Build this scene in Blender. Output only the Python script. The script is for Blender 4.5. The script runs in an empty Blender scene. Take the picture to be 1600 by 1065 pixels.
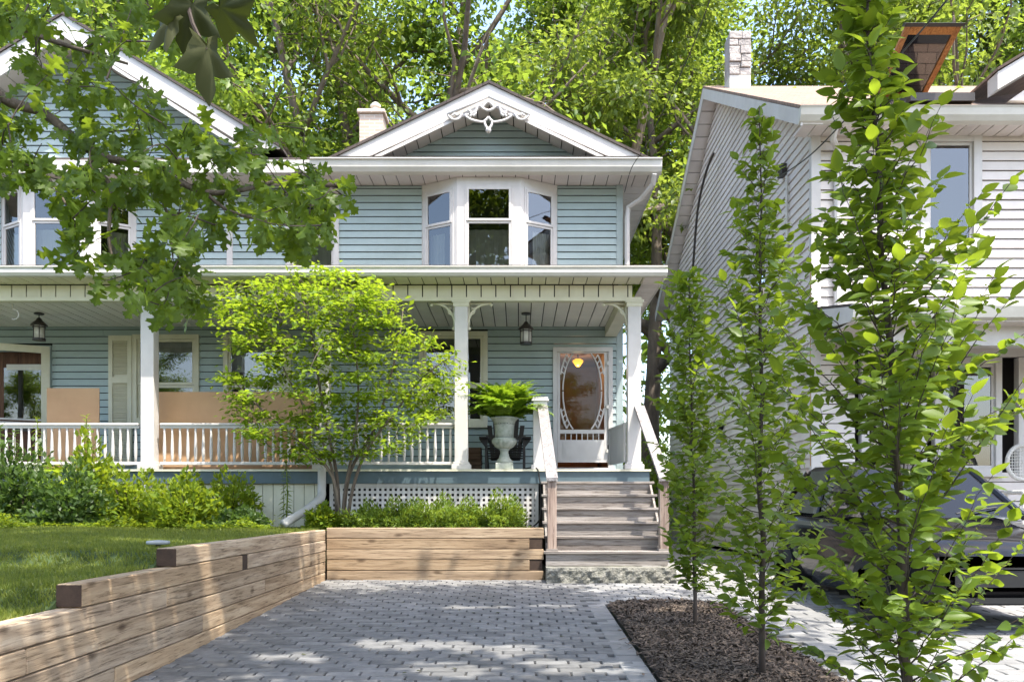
import bpy, math, random
import numpy as np
from mathutils import Vector, Matrix
R = math.radians
SC = bpy.context.scene
COL = SC.collection
random.seed(7)
# ------------------------------------------------------------------ camera, sky, sun, exposure
XV, YV, F = 810.0, 790.0, 1350.0          # lens geometry of a shifted (verticals kept upright) view
cam = bpy.data.cameras.new('camera'); camo = bpy.data.objects.new('camera', cam); COL.objects.link(camo)
camo.location = (0, 0, 1); camo.rotation_euler = (R(90), 0, 0)
cam.sensor_width = 36; cam.lens = F/1600*36
cam.shift_x = -(XV-800)/1600; cam.shift_y = (YV-532.5)/1600
cam.clip_start = .05; cam.clip_end = 600
SC.camera = camo
TO_SUN = Vector((.3125, -.333, 1.0)).normalized()
w = bpy.data.worlds.new('World'); SC.world = w; w.use_nodes = True
nt = w.node_tree; bg = nt.nodes['Background']; sky = nt.nodes.new('ShaderNodeTexSky')
sky.sky_type = 'NISHITA'; sky.sun_disc = False
sky.sun_elevation = math.asin(TO_SUN.z); sky.sun_rotation = math.atan2(TO_SUN.x, TO_SUN.y)
sky.air_density = 1.0; sky.dust_density = 2.5; sky.ozone_density = 0
nt.links.new(sky.outputs[0], bg.inputs[0]); bg.inputs[1].default_value = .15
sun = bpy.data.lights.new('sun', 'SUN'); suno = bpy.data.objects.new('sun', sun); COL.objects.link(suno)
sun.energy = 2.45; sun.angle = R(.53); sun.color = (1, .95, .86)
suno.location = (8, -8, 30); suno.rotation_euler = TO_SUN.to_track_quat('Z', 'Y').to_euler()
SC.view_settings.view_transform = 'Standard'; SC.view_settings.look = 'None'
SC.view_settings.exposure = 2.08; SC.view_settings.gamma = 1; SC.view_settings.use_curve_mapping = False
SC.render.engine = 'CYCLES'
SC.cycles.max_bounces = 8; SC.cycles.transparent_max_bounces = 12; SC.cycles.use_denoising = True
SC.cycles.sample_clamp_indirect = 6

def PX(x, Y): return (x-XV)*Y/F
def PZ(y, Y): return 1+(YV-y)*Y/F
def P(x, y, Y): return Vector((PX(x, Y), Y, PZ(y, Y)))
def gz(Y): return .03-.033*(11.3-min(max(Y, -12), 11.3))

# ------------------------------------------------------------------ materials
def nodes(name):
    m = bpy.data.materials.new(name); m.use_nodes = True
    t = m.node_tree; return m, t, t.nodes['Principled BSDF'], t.nodes['Material Output']
def N(t, kind, **kw):
    n = t.nodes.new(kind)
    for k, v in kw.items():
        if k in n.inputs: n.inputs[k].default_value = v
        else: setattr(n, k, v)
    return n
def math_(t, op, a, b=None):
    n = t.nodes.new('ShaderNodeMath'); n.operation = op
    for i, q in enumerate((a, b)):
        if q is None: continue
        if isinstance(q, (int, float)): n.inputs[i].default_value = q
        else: t.links.new(q, n.inputs[i])
    return n.outputs[0]
def rnd_value(t):
    o = t.nodes.new('ShaderNodeObjectInfo'); g = t.nodes.new('ShaderNodeNewGeometry')
    return math_(t, 'FRACT', math_(t, 'ADD', o.outputs['Random'], g.outputs['Random Per Island']))
def ramp(t, fac, stops):
    r = t.nodes.new('ShaderNodeValToRGB'); e = r.color_ramp.elements
    while len(e) < len(stops): e.new(.5)
    for q, (p, c) in zip(e, stops): q.position = p; q.color = (*c, 1)
    t.links.new(fac, r.inputs[0]); return r.outputs[0]
def coords(t, stretch=(1, 1, 1)):
    g = t.nodes.new('ShaderNodeNewGeometry'); m = t.nodes.new('ShaderNodeMapping')
    m.inputs['Scale'].default_value = stretch
    t.links.new(g.outputs['Position'], m.inputs[0]); return m.outputs[0]
def noise(t, vec, scale, detail=4, rough=.55, dist=0):
    n = N(t, 'ShaderNodeTexNoise', Scale=scale, Detail=detail, Roughness=rough, Distortion=dist)
    t.links.new(vec, n.inputs['Vector']); return n.outputs['Fac']
def mulcol(t, col, val):
    m = t.nodes.new('ShaderNodeMix'); m.data_type = 'RGBA'; m.blend_type = 'MULTIPLY'; m.inputs[0].default_value = 1
    t.links.new(col, m.inputs[6]); 
    c = t.nodes.new('ShaderNodeCombineColor')
    for i in range(3): t.links.new(val, c.inputs[i])
    t.links.new(c.outputs[0], m.inputs[7]); return m.outputs[2]
def mixcol(t, fac, a, b):
    m = t.nodes.new('ShaderNodeMix'); m.data_type = 'RGBA'
    t.links.new(fac, m.inputs[0])
    for i, q in ((6, a), (7, b)):
        if isinstance(q, tuple): m.inputs[i].default_value = (*q, 1)
        else: t.links.new(q, m.inputs[i])
    return m.outputs[2]
def bump(t, b, h, strength, dist=.01):
    n = N(t, 'ShaderNodeBump', Strength=strength, Distance=dist)
    t.links.new(h, n.inputs['Height']); t.links.new(n.outputs[0], b.inputs['Normal'])
def mat(name, col, col2=None, scale=6, rough=.6, bmp=.15, bscale=60, stretch=(1, 1, 1), rnd=.1, spec=.4, metal=0, bdist=.004):
    m, t, b, o = nodes(name)
    col2 = col2 or tuple(c*.78 for c in col)
    v = coords(t, stretch)
    n1 = noise(t, v, scale, 6, .62)
    c = ramp(t, n1, [(.3, col2), (.62, col)])
    f = math_(t, 'MULTIPLY_ADD', rnd_value(t), 2*rnd); t.nodes[-1].inputs[2].default_value = 1-rnd
    wear = ramp(t, noise(t, coords(t, (1, 1, .45)), .9, 5, .7), [(.28, (.80, .79, .76)), (.55, (1, 1, 1))])
    mw = t.nodes.new('ShaderNodeMix'); mw.data_type = 'RGBA'; mw.blend_type = 'MULTIPLY'; mw.inputs[0].default_value = .7
    t.links.new(c, mw.inputs[6]); t.links.new(wear, mw.inputs[7]); c = mw.outputs[2]
    t.links.new(mulcol(t, c, f), b.inputs['Base Color'])
    b.inputs['Roughness'].default_value = rough; b.inputs['Specular IOR Level'].default_value = spec
    b.inputs['Metallic'].default_value = metal
    if bmp: bump(t, b, noise(t, v, bscale, 4), bmp, bdist)
    return m
def wood(name, axis, light, mid, dark, rnd=.16, knots=True, fine=1.0):
    m, t, b, o = nodes(name)
    st = [20.0, 20.0, 20.0]; st[axis] = 1.1
    v = coords(t, tuple(st))
    # shift the figure from board to board
    av = t.nodes.new('ShaderNodeVectorMath'); av.operation = 'ADD'
    cx = t.nodes.new('ShaderNodeCombineXYZ'); rv = rnd_value(t)
    for i in range(3): t.links.new(math_(t, 'MULTIPLY', rv, 37.0+11*i), cx.inputs[i])
    t.links.new(v, av.inputs[0]); t.links.new(cx.outputs[0], av.inputs[1]); v = av.outputs[0]
    a = noise(t, v, .55*fine, 3, .5, 1.2); g = noise(t, v, 3.2*fine, 6, .7, .4)
    c = ramp(t, a, [(.25, dark), (.5, mid), (.72, light)])
    crack = ramp(t, g, [(.36, (.2, .17, .15)), (.425, (.68, .65, .62)), (.53, (1, 1, 1))])
    mm = t.nodes.new('ShaderNodeMix'); mm.data_type = 'RGBA'; mm.blend_type = 'MULTIPLY'; mm.inputs[0].default_value = .8
    t.links.new(c, mm.inputs[6]); t.links.new(crack, mm.inputs[7]); c = mm.outputs[2]
    if knots:
        sk = [5.0, 5.0, 5.0]; sk[axis] = 2.2
        vk = coords(t, tuple(sk)); vo = N(t, 'ShaderNodeTexVoronoi', Scale=1.0); t.links.new(vk, vo.inputs['Vector'])
        kf = ramp(t, vo.outputs['Distance'], [(.06, (.22, .17, .13)), (.17, (1, 1, 1))])
        mk = t.nodes.new('ShaderNodeMix'); mk.data_type = 'RGBA'; mk.blend_type = 'MULTIPLY'; mk.inputs[0].default_value = .75
        t.links.new(c, mk.inputs[6]); t.links.new(kf, mk.inputs[7]); c = mk.outputs[2]
    gy = math_(t, 'MULTIPLY', math_(t, 'FRACT', math_(t, 'MULTIPLY', rv, 7.31)), .28); lum = t.nodes.new('ShaderNodeRGBToBW'); t.links.new(c, lum.inputs[0])
    cg = t.nodes.new('ShaderNodeCombineColor'); t.links.new(lum.outputs[0], cg.inputs[0]); t.links.new(math_(t, 'MULTIPLY', lum.outputs[0], .95), cg.inputs[1]); t.links.new(math_(t, 'MULTIPLY', lum.outputs[0], .88), cg.inputs[2])
    c = mixcol(t, gy, c, cg.outputs[0])
    f = math_(t, 'MULTIPLY_ADD', rv, 2*rnd); t.nodes[-1].inputs[2].default_value = 1-rnd
    t.links.new(mulcol(t, c, f), b.inputs['Base Color'])
    b.inputs['Roughness'].default_value = .78; b.inputs['Specular IOR Level'].default_value = .25
    bump(t, b, g, .5, .006)
    return m
def leafmat(name, dark, light, trans, tf=.42, rough=.45, spec=.35, drift=3.0):
    m, t, b, o = nodes(name)
    g = t.nodes.new('ShaderNodeNewGeometry'); rv = rnd_value(t)
    vein = ramp(t, noise(t, coords(t), drift, 3), [(.32, (0, 0, 0)), (.68, (1, 1, 1))])
    fac = math_(t, 'ADD', math_(t, 'MULTIPLY', rv, .58), math_(t, 'MULTIPLY', vein, .42))
    c = mixcol(t, fac, dark, light)
    t.links.new(c, b.inputs['Base Color']); b.inputs['Roughness'].default_value = rough
    b.inputs['Specular IOR Level'].default_value = spec
    tr = t.nodes.new('ShaderNodeBsdfTranslucent'); c2 = mixcol(t, fac, tuple(q*.6 for q in trans), trans)
    t.links.new(c2, tr.inputs[0])
    mx = t.nodes.new('ShaderNodeMixShader'); mx.inputs[0].default_value = tf
    t.links.new(b.outputs[0], mx.inputs[1]); t.links.new(tr.outputs[0], mx.inputs[2]); t.links.new(mx.outputs[0], o.inputs[0])
    return m
def glass(name, tint=(.75, .8, .8), ior=2.3, rough=.01, wavy=.02):
    m, t, b, o = nodes(name); t.nodes.remove(b)
    tr = N(t, 'ShaderNodeBsdfTransparent'); tr.inputs[0].default_value = (*tint, 1)
    gl = N(t, 'ShaderNodeBsdfGlossy', Roughness=rough)
    fr = N(t, 'ShaderNodeFresnel', IOR=ior)
    mx = t.nodes.new('ShaderNodeMixShader'); t.links.new(fr.outputs[0], mx.inputs[0])
    bp = N(t, 'ShaderNodeBump', Strength=wavy, Distance=.02); t.links.new(noise(t, coords(t), 2.5, 2), bp.inputs['Height'])
    t.links.new(bp.outputs[0], gl.inputs['Normal'])
    t.links.new(tr.outputs[0], mx.inputs[1]); t.links.new(gl.outputs[0], mx.inputs[2]); t.links.new(mx.outputs[0], o.inputs[0])
    return m
def emit(name, col, s):
    m, t, b, o = nodes(name)
    b.inputs['Base Color'].default_value = (*col, 1); b.inputs['Emission Color'].default_value = (*col, 1)
    b.inputs['Emission Strength'].default_value = s; return m
def shingles(name, a, b_, rows=7):
    m, t, b, o = nodes(name)
    br = N(t, 'ShaderNodeTexBrick', Scale=1.0); br.inputs['Color1'].default_value = (*a, 1); br.inputs['Color2'].default_value = (*b_, 1)
    br.inputs['Mortar'].default_value = (*[c*.35 for c in b_], 1); br.inputs['Mortar Size'].default_value = .006
    br.inputs['Brick Width'].default_value = .3; br.inputs['Row Height'].default_value = .14
    v = coords(t); t.links.new(v, br.inputs['Vector'])
    n = noise(t, v, 70, 3); mm = t.nodes.new('ShaderNodeMix'); mm.data_type = 'RGBA'; mm.blend_type = 'MULTIPLY'; mm.inputs[0].default_value = .6
    t.links.new(br.outputs[0], mm.inputs[6]); t.links.new(ramp(t, n, [(.3, (.5, .5, .5)), (.7, (1, 1, 1))]), mm.inputs[7])
    t.links.new(mm.outputs[2], b.inputs['Base Color']); b.inputs['Roughness'].default_value = .9
    bump(t, b, n, .4, .01); return m
def brickmat(name, a, b_, mortar, w, h, axis='x'):
    m, t, b, o = nodes(name)
    br = N(t, 'ShaderNodeTexBrick', Scale=1.0); br.inputs['Color1'].default_value = (*a, 1); br.inputs['Color2'].default_value = (*b_, 1)
    br.inputs['Mortar'].default_value = (*mortar, 1); br.inputs['Mortar Size'].default_value = .008
    br.inputs['Brick Width'].default_value = w; br.inputs['Row Height'].default_value = h
    g = t.nodes.new('ShaderNodeNewGeometry'); s = t.nodes.new('ShaderNodeSeparateXYZ'); t.links.new(g.outputs['Position'], s.inputs[0])
    c = t.nodes.new('ShaderNodeCombineXYZ'); t.links.new(math_(t, 'ADD', s.outputs[0], s.outputs[1]), c.inputs[0]); t.links.new(s.outputs[2], c.inputs[1])
    t.links.new(c.outputs[0], br.inputs['Vector']); t.links.new(br.outputs[0], b.inputs['Base Color']); b.inputs['Roughness'].default_value = .9
    bump(t, b, br.outputs['Fac'], -.6, .01); return m

M = {}
M['blue'] = mat('blue_siding_paint', (.36, .44, .435), (.318, .39, .385), 3, .5, .12, 90, (.4, 1, 1), .05)
M['blue_trim'] = mat('blue_trim_paint', (.37, .44, .44), None, 3, .5, .1, 90, rnd=.03)
M['deck_paint'] = mat('slate_blue_deck_paint', (.085, .125, .145), (.07, .10, .115), 4, .5, .1, 60, rnd=.04)
M['white'] = mat('white_paint', (.61, .58, .555), (.56, .53, .51), 4, .45, .1, 70, rnd=.03)
M['soffit'] = mat('white_aluminium_soffit', (.72, .66, .63), (.67, .61, .59), 3, .5, .05, 40, rnd=.04)
M['gutter'] = mat('white_aluminium_gutter', (.62, .60, .555), (.55, .53, .48), 5, .38, .06, 25, (.3, 1, 1), .03)
M['cream'] = mat('cream_paint_with_bounce', (.66, .63, .49), (.61, .58, .44), 5, .5, .1, 60, rnd=.04)  # cream paint, yellowed to hold green light bounced off the shrub
M['ceil'] = mat('porch_ceiling_paint', (.80, .76, .70), (.75, .71, .65), 3, .5, .05, 40, rnd=.04)
M['shade_backing'] = mat('dark_shade_backing', (.05, .045, .04), None, 5, .9, 0)  # near-black backing; shade in gaps and hollows put into the colour
M['grey'] = mat('pale_grey_siding', (.70, .635, .59), (.64, .58, .54), 3, .45, .1, 80, (.4, .4, 1), .035)
M['shingle'] = shingles('tan_shingles', (.31, .215, .16), (.24, .165, .125))
M['shingle_dark'] = shingles('dark_brown_shingles', (.10, .08, .07), (.07, .055, .05))
M['timber_y'] = wood('timber_grain_deep', 1, (.48, .36, .235), (.37, .26, .155), (.22, .145, .085), .18)
M['timber_x'] = wood('timber_grain_across', 0, (.45, .32, .19), (.35, .235, .13), (.2, .13, .075), .18)
M['timber_end'] = mat('dark_timber_end', (.06, .036, .023), (.035, .021, .014), 14, .85, .4, 50)
M['stair'] = wood('weathered_stair_wood', 0, (.34, .305, .28), (.26, .23, .205), (.16, .135, .12), .12, False)
M['stairz'] = wood('weathered_post_wood', 2, (.42, .34, .28), (.34, .25, .20), (.22, .15, .12), .12, False)
M['rail'] = wood('weathered_rail_wood', 1, (.31, .29, .29), (.26, .24, .24), (.2, .185, .185), .05, False)
M['stone'] = mat('rough_stone', (.27, .26, .225), (.12, .12, .095), 16, .9, .9, 40, bdist=.03)
M['paver'] = mat('grey_paver', (.175, .172, .168), (.115, .114, .113), 9, .85, .5, 160, rnd=.24, bdist=.003)
M['paver_light'] = mat('light_grey_paver', (.235, .232, .226), (.18, .178, .174), 7, .85, .5, 130, rnd=.16, bdist=.003)
M['sand'] = mat('joint_sand', (.06, .058, .055), None, 20, .95, .5, 120)
M['soil'] = mat('garden_soil', (.06, .042, .03), (.03, .022, .016), 12, .95, .9, 50, bdist=.02)
M['mulch'] = mat('bark_mulch', (.135, .10, .074), (.032, .024, .018), 30, .9, .5, 90, rnd=.55)
M['lawn'] = mat('lawn_soil_and_thatch', (.06, .09, .025), (.04, .06, .02), 10, .95, .6, 60)
M['ground'] = mat('ground_earth', (.12, .11, .085), (.07, .08, .045), 2, .95, .6, 30)
M['asphalt'] = mat('asphalt', (.06, .06, .06), None, 20, .9, .4, 150)
M['glass'] = glass('window_glass')
M['door_glass'] = glass('door_glass', (.8, .78, .76), 1.45); M['car_glass'] = glass('car_glass', (.25, .28, .28), 1.55)
M['room'] = mat('room_shade_paint', (.035, .03, .028), None, 2, .9, 0)  # near-black colour stands in for the shade of unlit rooms
M['hall'] = mat('hall_plaster', (.30, .19, .12), None, 2, .8, 0)
M['curtain'] = mat('curtain_cloth', (.80, .78, .75), (.68, .66, .63), 4, .9, .3, 12, (6, 6, .5))
M['blind'] = mat('pale_blind', (.6, .58, .52), None, 3, .8, 0)
M['floorwood'] = wood('orange_wood', 0, (.42, .2, .09), (.34, .15, .06), (.22, .09, .04), .1, False)
M['brownwood'] = wood('brown_door_wood', 2, (.17, .075, .035), (.12, .05, .025), (.08, .035, .018), .1, False)
M['iron'] = mat('dark_bronze_metal', (.035, .028, .024), None, 12, .45, .1, 60, spec=.5)
M['lampglass'] = mat('frosted_lantern_glass', (.62, .60, .54), None, 4, .35, 0)
M['yellow'] = emit('lit_amber_shade', (1.0, .45, .02), .5)
M['bulb'] = emit('lit_bulb', (1.0, .62, .25), 6)
M['board'] = mat('brown_board', (.50, .31, .17), (.44, .26, .14), 1.6, .8, .1, 60, (.4, 1, 1), .03)
M['urn'] = mat('weathered_urn_paint', (.44, .46, .42), (.26, .30, .25), 11, .7, .4, 40)
M['chair'] = mat('black_stained_wood', (.028, .024, .022), None, 8, .5, .2, 50)
M['crate'] = wood('crate_wood', 0, (.16, .09, .05), (.11, .06, .035), (.07, .04, .02))
M['chimney'] = brickmat('pale_brick', (.52, .40, .31), (.44, .33, .26), (.55, .5, .44), .21, .07)
M['chimney_stone'] = mat('parged_stone', (.42, .38, .35), (.24, .22, .21), 5, .9, .9, 12, rnd=.1, bdist=.05)
M['bark'] = mat('tree_bark', (.19, .15, .115), (.085, .066, .053), 5, .92, .9, 26, (1, 1, .3), bdist=.03)
M['bark_smooth'] = mat('young_bark', (.075, .056, .044), (.04, .03, .025), 12, .8, .4, 60, (1, 1, .4))
M['carpaint'] = mat('black_car_paint', (.008, .008, .010), None, 1, .10, 0, rnd=0, spec=.3)
M['tyre'] = mat('tyre_rubber', (.02, .02, .02), None, 10, .8, .2, 60)
M['rim'] = mat('silver_wheel_rim', (.62, .62, .63), None, 4, .3, 0, metal=.8)
M['orange'] = wood('varnished_pine', 1, (.55, .24, .07), (.46, .18, .05), (.36, .13, .035), .05, False)
M['plastic'] = mat('grey_plastic', (.30, .32, .33), None, 5, .5, 0)
M['black'] = mat('black_plastic', (.015, .015, .015), None, 5, .5, 0)
M['wicker'] = mat('white_wicker', (.72, .70, .66), (.45, .43, .4), 40, .7, .6, 60)
M['strip'] = mat('orange_flashing', (.5, .25, .06), None, 3, .5, 0)
M['leaf_bg'] = leafmat('maple_leaf_far', (.05, .11, .02), (.15, .22, .034), (.36, .50, .05), .52, drift=.35)
M['leaf_bg2'] = leafmat('oak_leaf_far', (.055, .10, .022), (.155, .21, .036), (.36, .46, .055), .52, drift=.35)
M['leaf_oak'] = leafmat('overhanging_leaf', (.04, .08, .013), (.11, .165, .022), (.33, .45, .03), .47, .45, .3)
M['leaf_horn'] = leafmat('hornbeam_leaf', (.055, .11, .014), (.14, .205, .024), (.38, .50, .03), .47, .42, .32)
M['leaf_shrub'] = leafmat('yellow_green_leaf', (.085, .165, .014), (.21, .30, .025), (.42, .56, .03), .5)
M['leaf_bed'] = leafmat('garden_leaf', (.08, .15, .012), (.2, .26, .025), (.44, .54, .03), .45)
M['leaf_bed2'] = leafmat('dark_garden_leaf', (.035, .07, .018), (.085, .135, .03), (.18, .3, .04), .4)
M['leaf_fern'] = leafmat('fern_leaf', (.10, .20, .012), (.20, .32, .025), (.4, .58, .03), .45)
M['leaf_juniper'] = leafmat('juniper_needles', (.07, .14, .018), (.19, .26, .03), (.36, .46, .035), .35)
M['grass'] = leafmat('grass_blade', (.04, .085, .012), (.24, .25, .04), (.38, .42, .05), .4)  # straw end of the drift stands in for sunlit patches on the lawn
M['leaf_close'] = leafmat('shade_tinted_close_leaf', (.032, .038, .014), (.06, .062, .022), (.08, .11, .015), .2, .6, .2)  # brown-green leaf backs, darkened further to stand in for shade
M['petal'] = mat('lilac_petal', (.42, .34, .55), None, 5, .6, 0)

# ------------------------------------------------------------------ building helpers
ORG = {}
def thing(name, label, cat, loc=(0, 0, 0), group=None):
    o = bpy.data.objects.new(name, None); COL.objects.link(o); o.location = loc; o.empty_display_size = .2
    o['label'] = label; o['category'] = cat
    if group: o['group'] = group
    ORG[o.name] = Vector(loc); return o
def link(name, me, parent=None, loc=None, rot=None, scale=None, label=None, kind=None):
    o = bpy.data.objects.new(name, me); COL.objects.link(o)
    base = ORG[parent.name] if parent else Vector((0, 0, 0))
    if parent: o.parent = parent
    if loc is not None: o.location = Vector(loc)-base
    if rot is not None: o.rotation_euler = rot
    if scale is not None: o.scale = scale
    ORG[o.name] = base if loc is None else Vector(loc)
    if label: o['label'] = label
    if kind: o['kind'] = kind
    return o
def tag(o, label, cat, group=None):
    o['label'] = label; o['category'] = cat
    if group: o['group'] = group
    return o
class MB:
    def __init__(s): s.v = []; s.f = []
    def add(s, vs, fs):
        n = len(s.v); s.v += [tuple(q) for q in vs]; s.f += [tuple(i+n for i in f) for f in fs]; return s
    def hexa(s, c):       # 8 corners: 4 low (ccw), 4 high
        return s.add(c, [(3, 2, 1, 0), (4, 5, 6, 7), (0, 1, 5, 4), (1, 2, 6, 5), (2, 3, 7, 6), (3, 0, 4, 7)])
    def box(s, x0, x1, y0, y1, z0, z1):
        return s.hexa([(x0, y0, z0), (x1, y0, z0), (x1, y1, z0), (x0, y1, z0), (x0, y0, z1), (x1, y0, z1), (x1, y1, z1), (x0, y1, z1)])
    def cbox(s, x0, x1, y0, y1, z0, z1, c=.006):
        lo = (x0, y0, z0); hi = (x1, y1, z1); vs = []; idx = {}
        for cx in (0, 1):
            for cy in (0, 1):
                for cz in (0, 1):
                    k = (cx, cy, cz); p = [hi[i] if k[i] else lo[i] for i in range(3)]; q = [p[i]-c if k[i] else p[i]+c for i in range(3)]
                    for a in range(3):
                        r = list(q); r[a] = p[a]; idx[(k, a)] = len(vs); vs.append(r)
        fs = []
        for a in range(3):
            b, d = (a+1) % 3, (a+2) % 3
            for sgn in (0, 1):
                ring = []
                for (u, v) in ((0, 0), (1, 0), (1, 1), (0, 1)):
                    k = [0, 0, 0]; k[a] = sgn; k[b] = u; k[d] = v; ring.append(idx[(tuple(k), a)])
                fs.append(tuple(ring) if sgn else tuple(reversed(ring)))
            for (u, v) in ((0, 0), (1, 0), (1, 1), (0, 1)):     # edges along a
                k0 = [0, 0, 0]; k0[b] = u; k0[d] = v; k1 = list(k0); k1[a] = 1; k0, k1 = tuple(k0), tuple(k1)
                q = (idx[(k0, b)], idx[(k1, b)], idx[(k1, d)], idx[(k0, d)])
                fs.append(q if (u == v) else tuple(reversed(q)))
        for cx in (0, 1):
            for cy in (0, 1):
                for cz in (0, 1):
                    k = (cx, cy, cz); q = (idx[(k, 0)], idx[(k, 1)], idx[(k, 2)])
                    fs.append(q if (cx+cy+cz) % 2 else tuple(reversed(q)))
        return s.add(vs, fs)
    def obox(s, fr, u0, u1, d0, d1, z0, z1):     # box in a frame fr(u, d, z); d points outward
        return s.hexa([fr(u0, d1, z0), fr(u1, d1, z0), fr(u1, d0, z0), fr(u0, d0, z0), fr(u0, d1, z1), fr(u1, d1, z1), fr(u1, d0, z1), fr(u0, d0, z1)])
    def tube(s, pts, rad, n=8, cap=True):
        pts = [Vector(p) for p in pts]; m = len(pts)
        if not isinstance(rad, (list, tuple)): rad = [rad]*m
        t0 = (pts[1]-pts[0]).normalized(); ref = Vector((0, 0, 1)) if abs(t0.z) < .9 else Vector((0, 1, 0))
        nrm = t0.cross(ref).normalized(); vs = []
        for i in range(m):
            t = (pts[min(i+1, m-1)]-pts[max(i-1, 0)]).normalized()
            nrm = (nrm-t*nrm.dot(t)).normalized(); b = t.cross(nrm)
            for k in range(n):
                a = 2*math.pi*k/n; vs.append(pts[i]+(nrm*math.cos(a)+b*math.sin(a))*rad[i])
        fs = [(i*n+k, i*n+(k+1) % n, (i+1)*n+(k+1) % n, (i+1)*n+k) for i in range(m-1) for k in range(n)]
        if cap: fs += [tuple(reversed(range(n))), tuple((m-1)*n+k for k in range(n))]
        return s.add(vs, fs)
    def lathe(s, prof, cx, cy, cz=0, n=20, fl=None, axis='z'):
        vs = []; m = len(prof)
        for i, (r, z) in enumerate(prof):
            for k in range(n):
                a = 2*math.pi*k/n; rr = r*(1+(fl(i, k) if fl else 0)); 
                p = (rr*math.cos(a), rr*math.sin(a), z)
                if axis == 'x': p = (p[2], p[0], p[1])
                vs.append((cx+p[0], cy+p[1], cz+p[2]))
        fs = [(i*n+k, i*n+(k+1) % n, (i+1)*n+(k+1) % n, (i+1)*n+k) for i in range(m-1) for k in range(n)]
        fs += [tuple(reversed(range(n))), tuple((m-1)*n+k for k in range(n))]
        return s.add(vs, fs)
    def prism(s, poly, y0, y1):           # polygon in x,z extruded along y
        n = len(poly); vs = [(x, y0, z) for x, z in poly]+[(x, y1, z) for x, z in poly]
        fs = [tuple(range(n)), tuple(reversed(range(n, 2*n)))]+[((i+1) % n, i, n+i, n+(i+1) % n) for i in range(n)]
        return s.add(vs, fs)
    def xprism(s, poly, x0, x1):          # polygon in y,z extruded along x
        n = len(poly); vs = [(x0, y, z) for y, z in poly]+[(x1, y, z) for y, z in poly]
        fs = [tuple(reversed(range(n))), tuple(range(n, 2*n))]+[(i, (i+1) % n, n+(i+1) % n, n+i) for i in range(n)]
        return s.add(vs, fs)
    def mesh(s, name, m, org=(0, 0, 0), smooth=False):
        me = bpy.data.meshes.new(name); ox, oy, oz = org
        me.from_pydata([(x-ox, y-oy, z-oz) for x, y, z in s.v], [], s.f)
        if m: me.materials.append(M[m] if isinstance(m, str) else m)
        if smooth: me.polygons.foreach_set('use_smooth', [True]*len(me.polygons))
        return me
    def build(s, name, m, parent=None, smooth=False, label=None, kind=None):
        org = ORG[parent.name] if parent else (0, 0, 0)
        return link(name, s.mesh(name, m, org, smooth), parent, None, None, None, label, kind)
def part(name, m, parent, *boxes, c=0):
    b = MB()
    for q in boxes: (b.cbox(*q, c) if c else b.box(*q))
    return b.build(name, m, parent)

# leaf templates: verts (k,3) along +x, faces
def T_simple():
    return np.array([(0, 0, 0), (.5, .27, .05), (1, 0, -.06), (.5, -.27, .05), (.5, 0, -.02)]), [(0, 4, 1), (4, 2, 1), (0, 3, 4), (4, 3, 2)]
def T_quad():
    return np.array([(0, 0, 0), (.45, .3, .07), (1, 0, -.08), (.45, -.3, .07)]), [(0, 2, 1), (0, 3, 2)]
def T_ovate(w=.27, droop=.16):
    xs = [0, .14, .38, .64, .85, 1]; ws = [0, .62, 1, .82, .42, 0]
    v = []; f = []
    mid = []; L = []; Rr = []
    for x, q in zip(xs, ws):
        z = -droop*x*x; mid.append(len(v)); v.append((x, 0, z-.03*q))
        if q:
            L.append(len(v)); v.append((x, w*q, z+.055*q)); Rr.append(len(v)); v.append((x, -w*q, z+.055*q))
    f.append((mid[0], mid[1], L[0])); f.append((mid[0], Rr[0], mid[1]))
    for i in range(3):
        f.append((mid[i+1], mid[i+2], L[i+1], L[i])); f.append((mid[i+2], mid[i+1], Rr[i], Rr[i+1]))
    f.append((mid[4], mid[5], L[3])); f.append((mid[5], mid[4], Rr[3]))
    return np.array(v), f
def T_lobed(fold=.28):
    ox = [(0, .0), (.06, .02), (.10, .10), (.14, .27), (.21, .22), (.27, .13), (.33, .10), (.40, .20), (.47, .40), (.53, .36), (.60, .42), (.61, .30), (.60, .17), (.64, .115), (.72, .17), (.80, .27), (.83, .19), (.90, .17), (.89, .09), (1.0, 0)]
    mx = [0, .05, .08, .12, .18, .24, .30, .36, .41, .46, .50, .54, .58, .63, .68, .73, .78, .83, .88, 1.0]
    v = []; f = []
    for s in (1, -1):
        n = len(v)
        for k, ((x, y), m) in enumerate(zip(ox, mx)):
            v.append((m, 0, -.16*m*m)); v.append((x, s*y, -.16*x*x+fold*y*y-.02+.02*math.sin(9*x+4*s)))
        for i in range(len(ox)-1):
            q = (n+2*i, n+2*i+2, n+2*i+3, n+2*i+1)
            f.append(q if s > 0 else tuple(reversed(q)))
    return np.array(v), f
def T_maple():
    out = [(180, .03), (150, .22), (128, .46), (112, .36), (92, .40), (74, .52), (62, .86), (50, .70), (38, .60), (27, .50), (18, .72), (10, .82), (0, 1.02)]
    ring = [(math.cos(R(a))*r, math.sin(R(a))*r) for a, r in out]; ring = ring+[(x, -y) for x, y in reversed(ring[1:-1])]
    v = [(0, 0, .03)]; n = len(ring); f = []
    for k in (.5, 1):
        for i, (x, y) in enumerate(ring):
            r2 = (x*x+y*y)*k*k; v.append((x*k, y*k, -.30*r2+.05*math.cos(6*math.atan2(y, x))*k-.10*k*k*math.sin(3*x+2*y)))
    for i in range(n):
        j = (i+1) % n; f.append((0, 1+j, 1+i)); f.append((1+i, 1+j, 1+n+j, 1+n+i))
    return np.array(v), f
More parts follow.
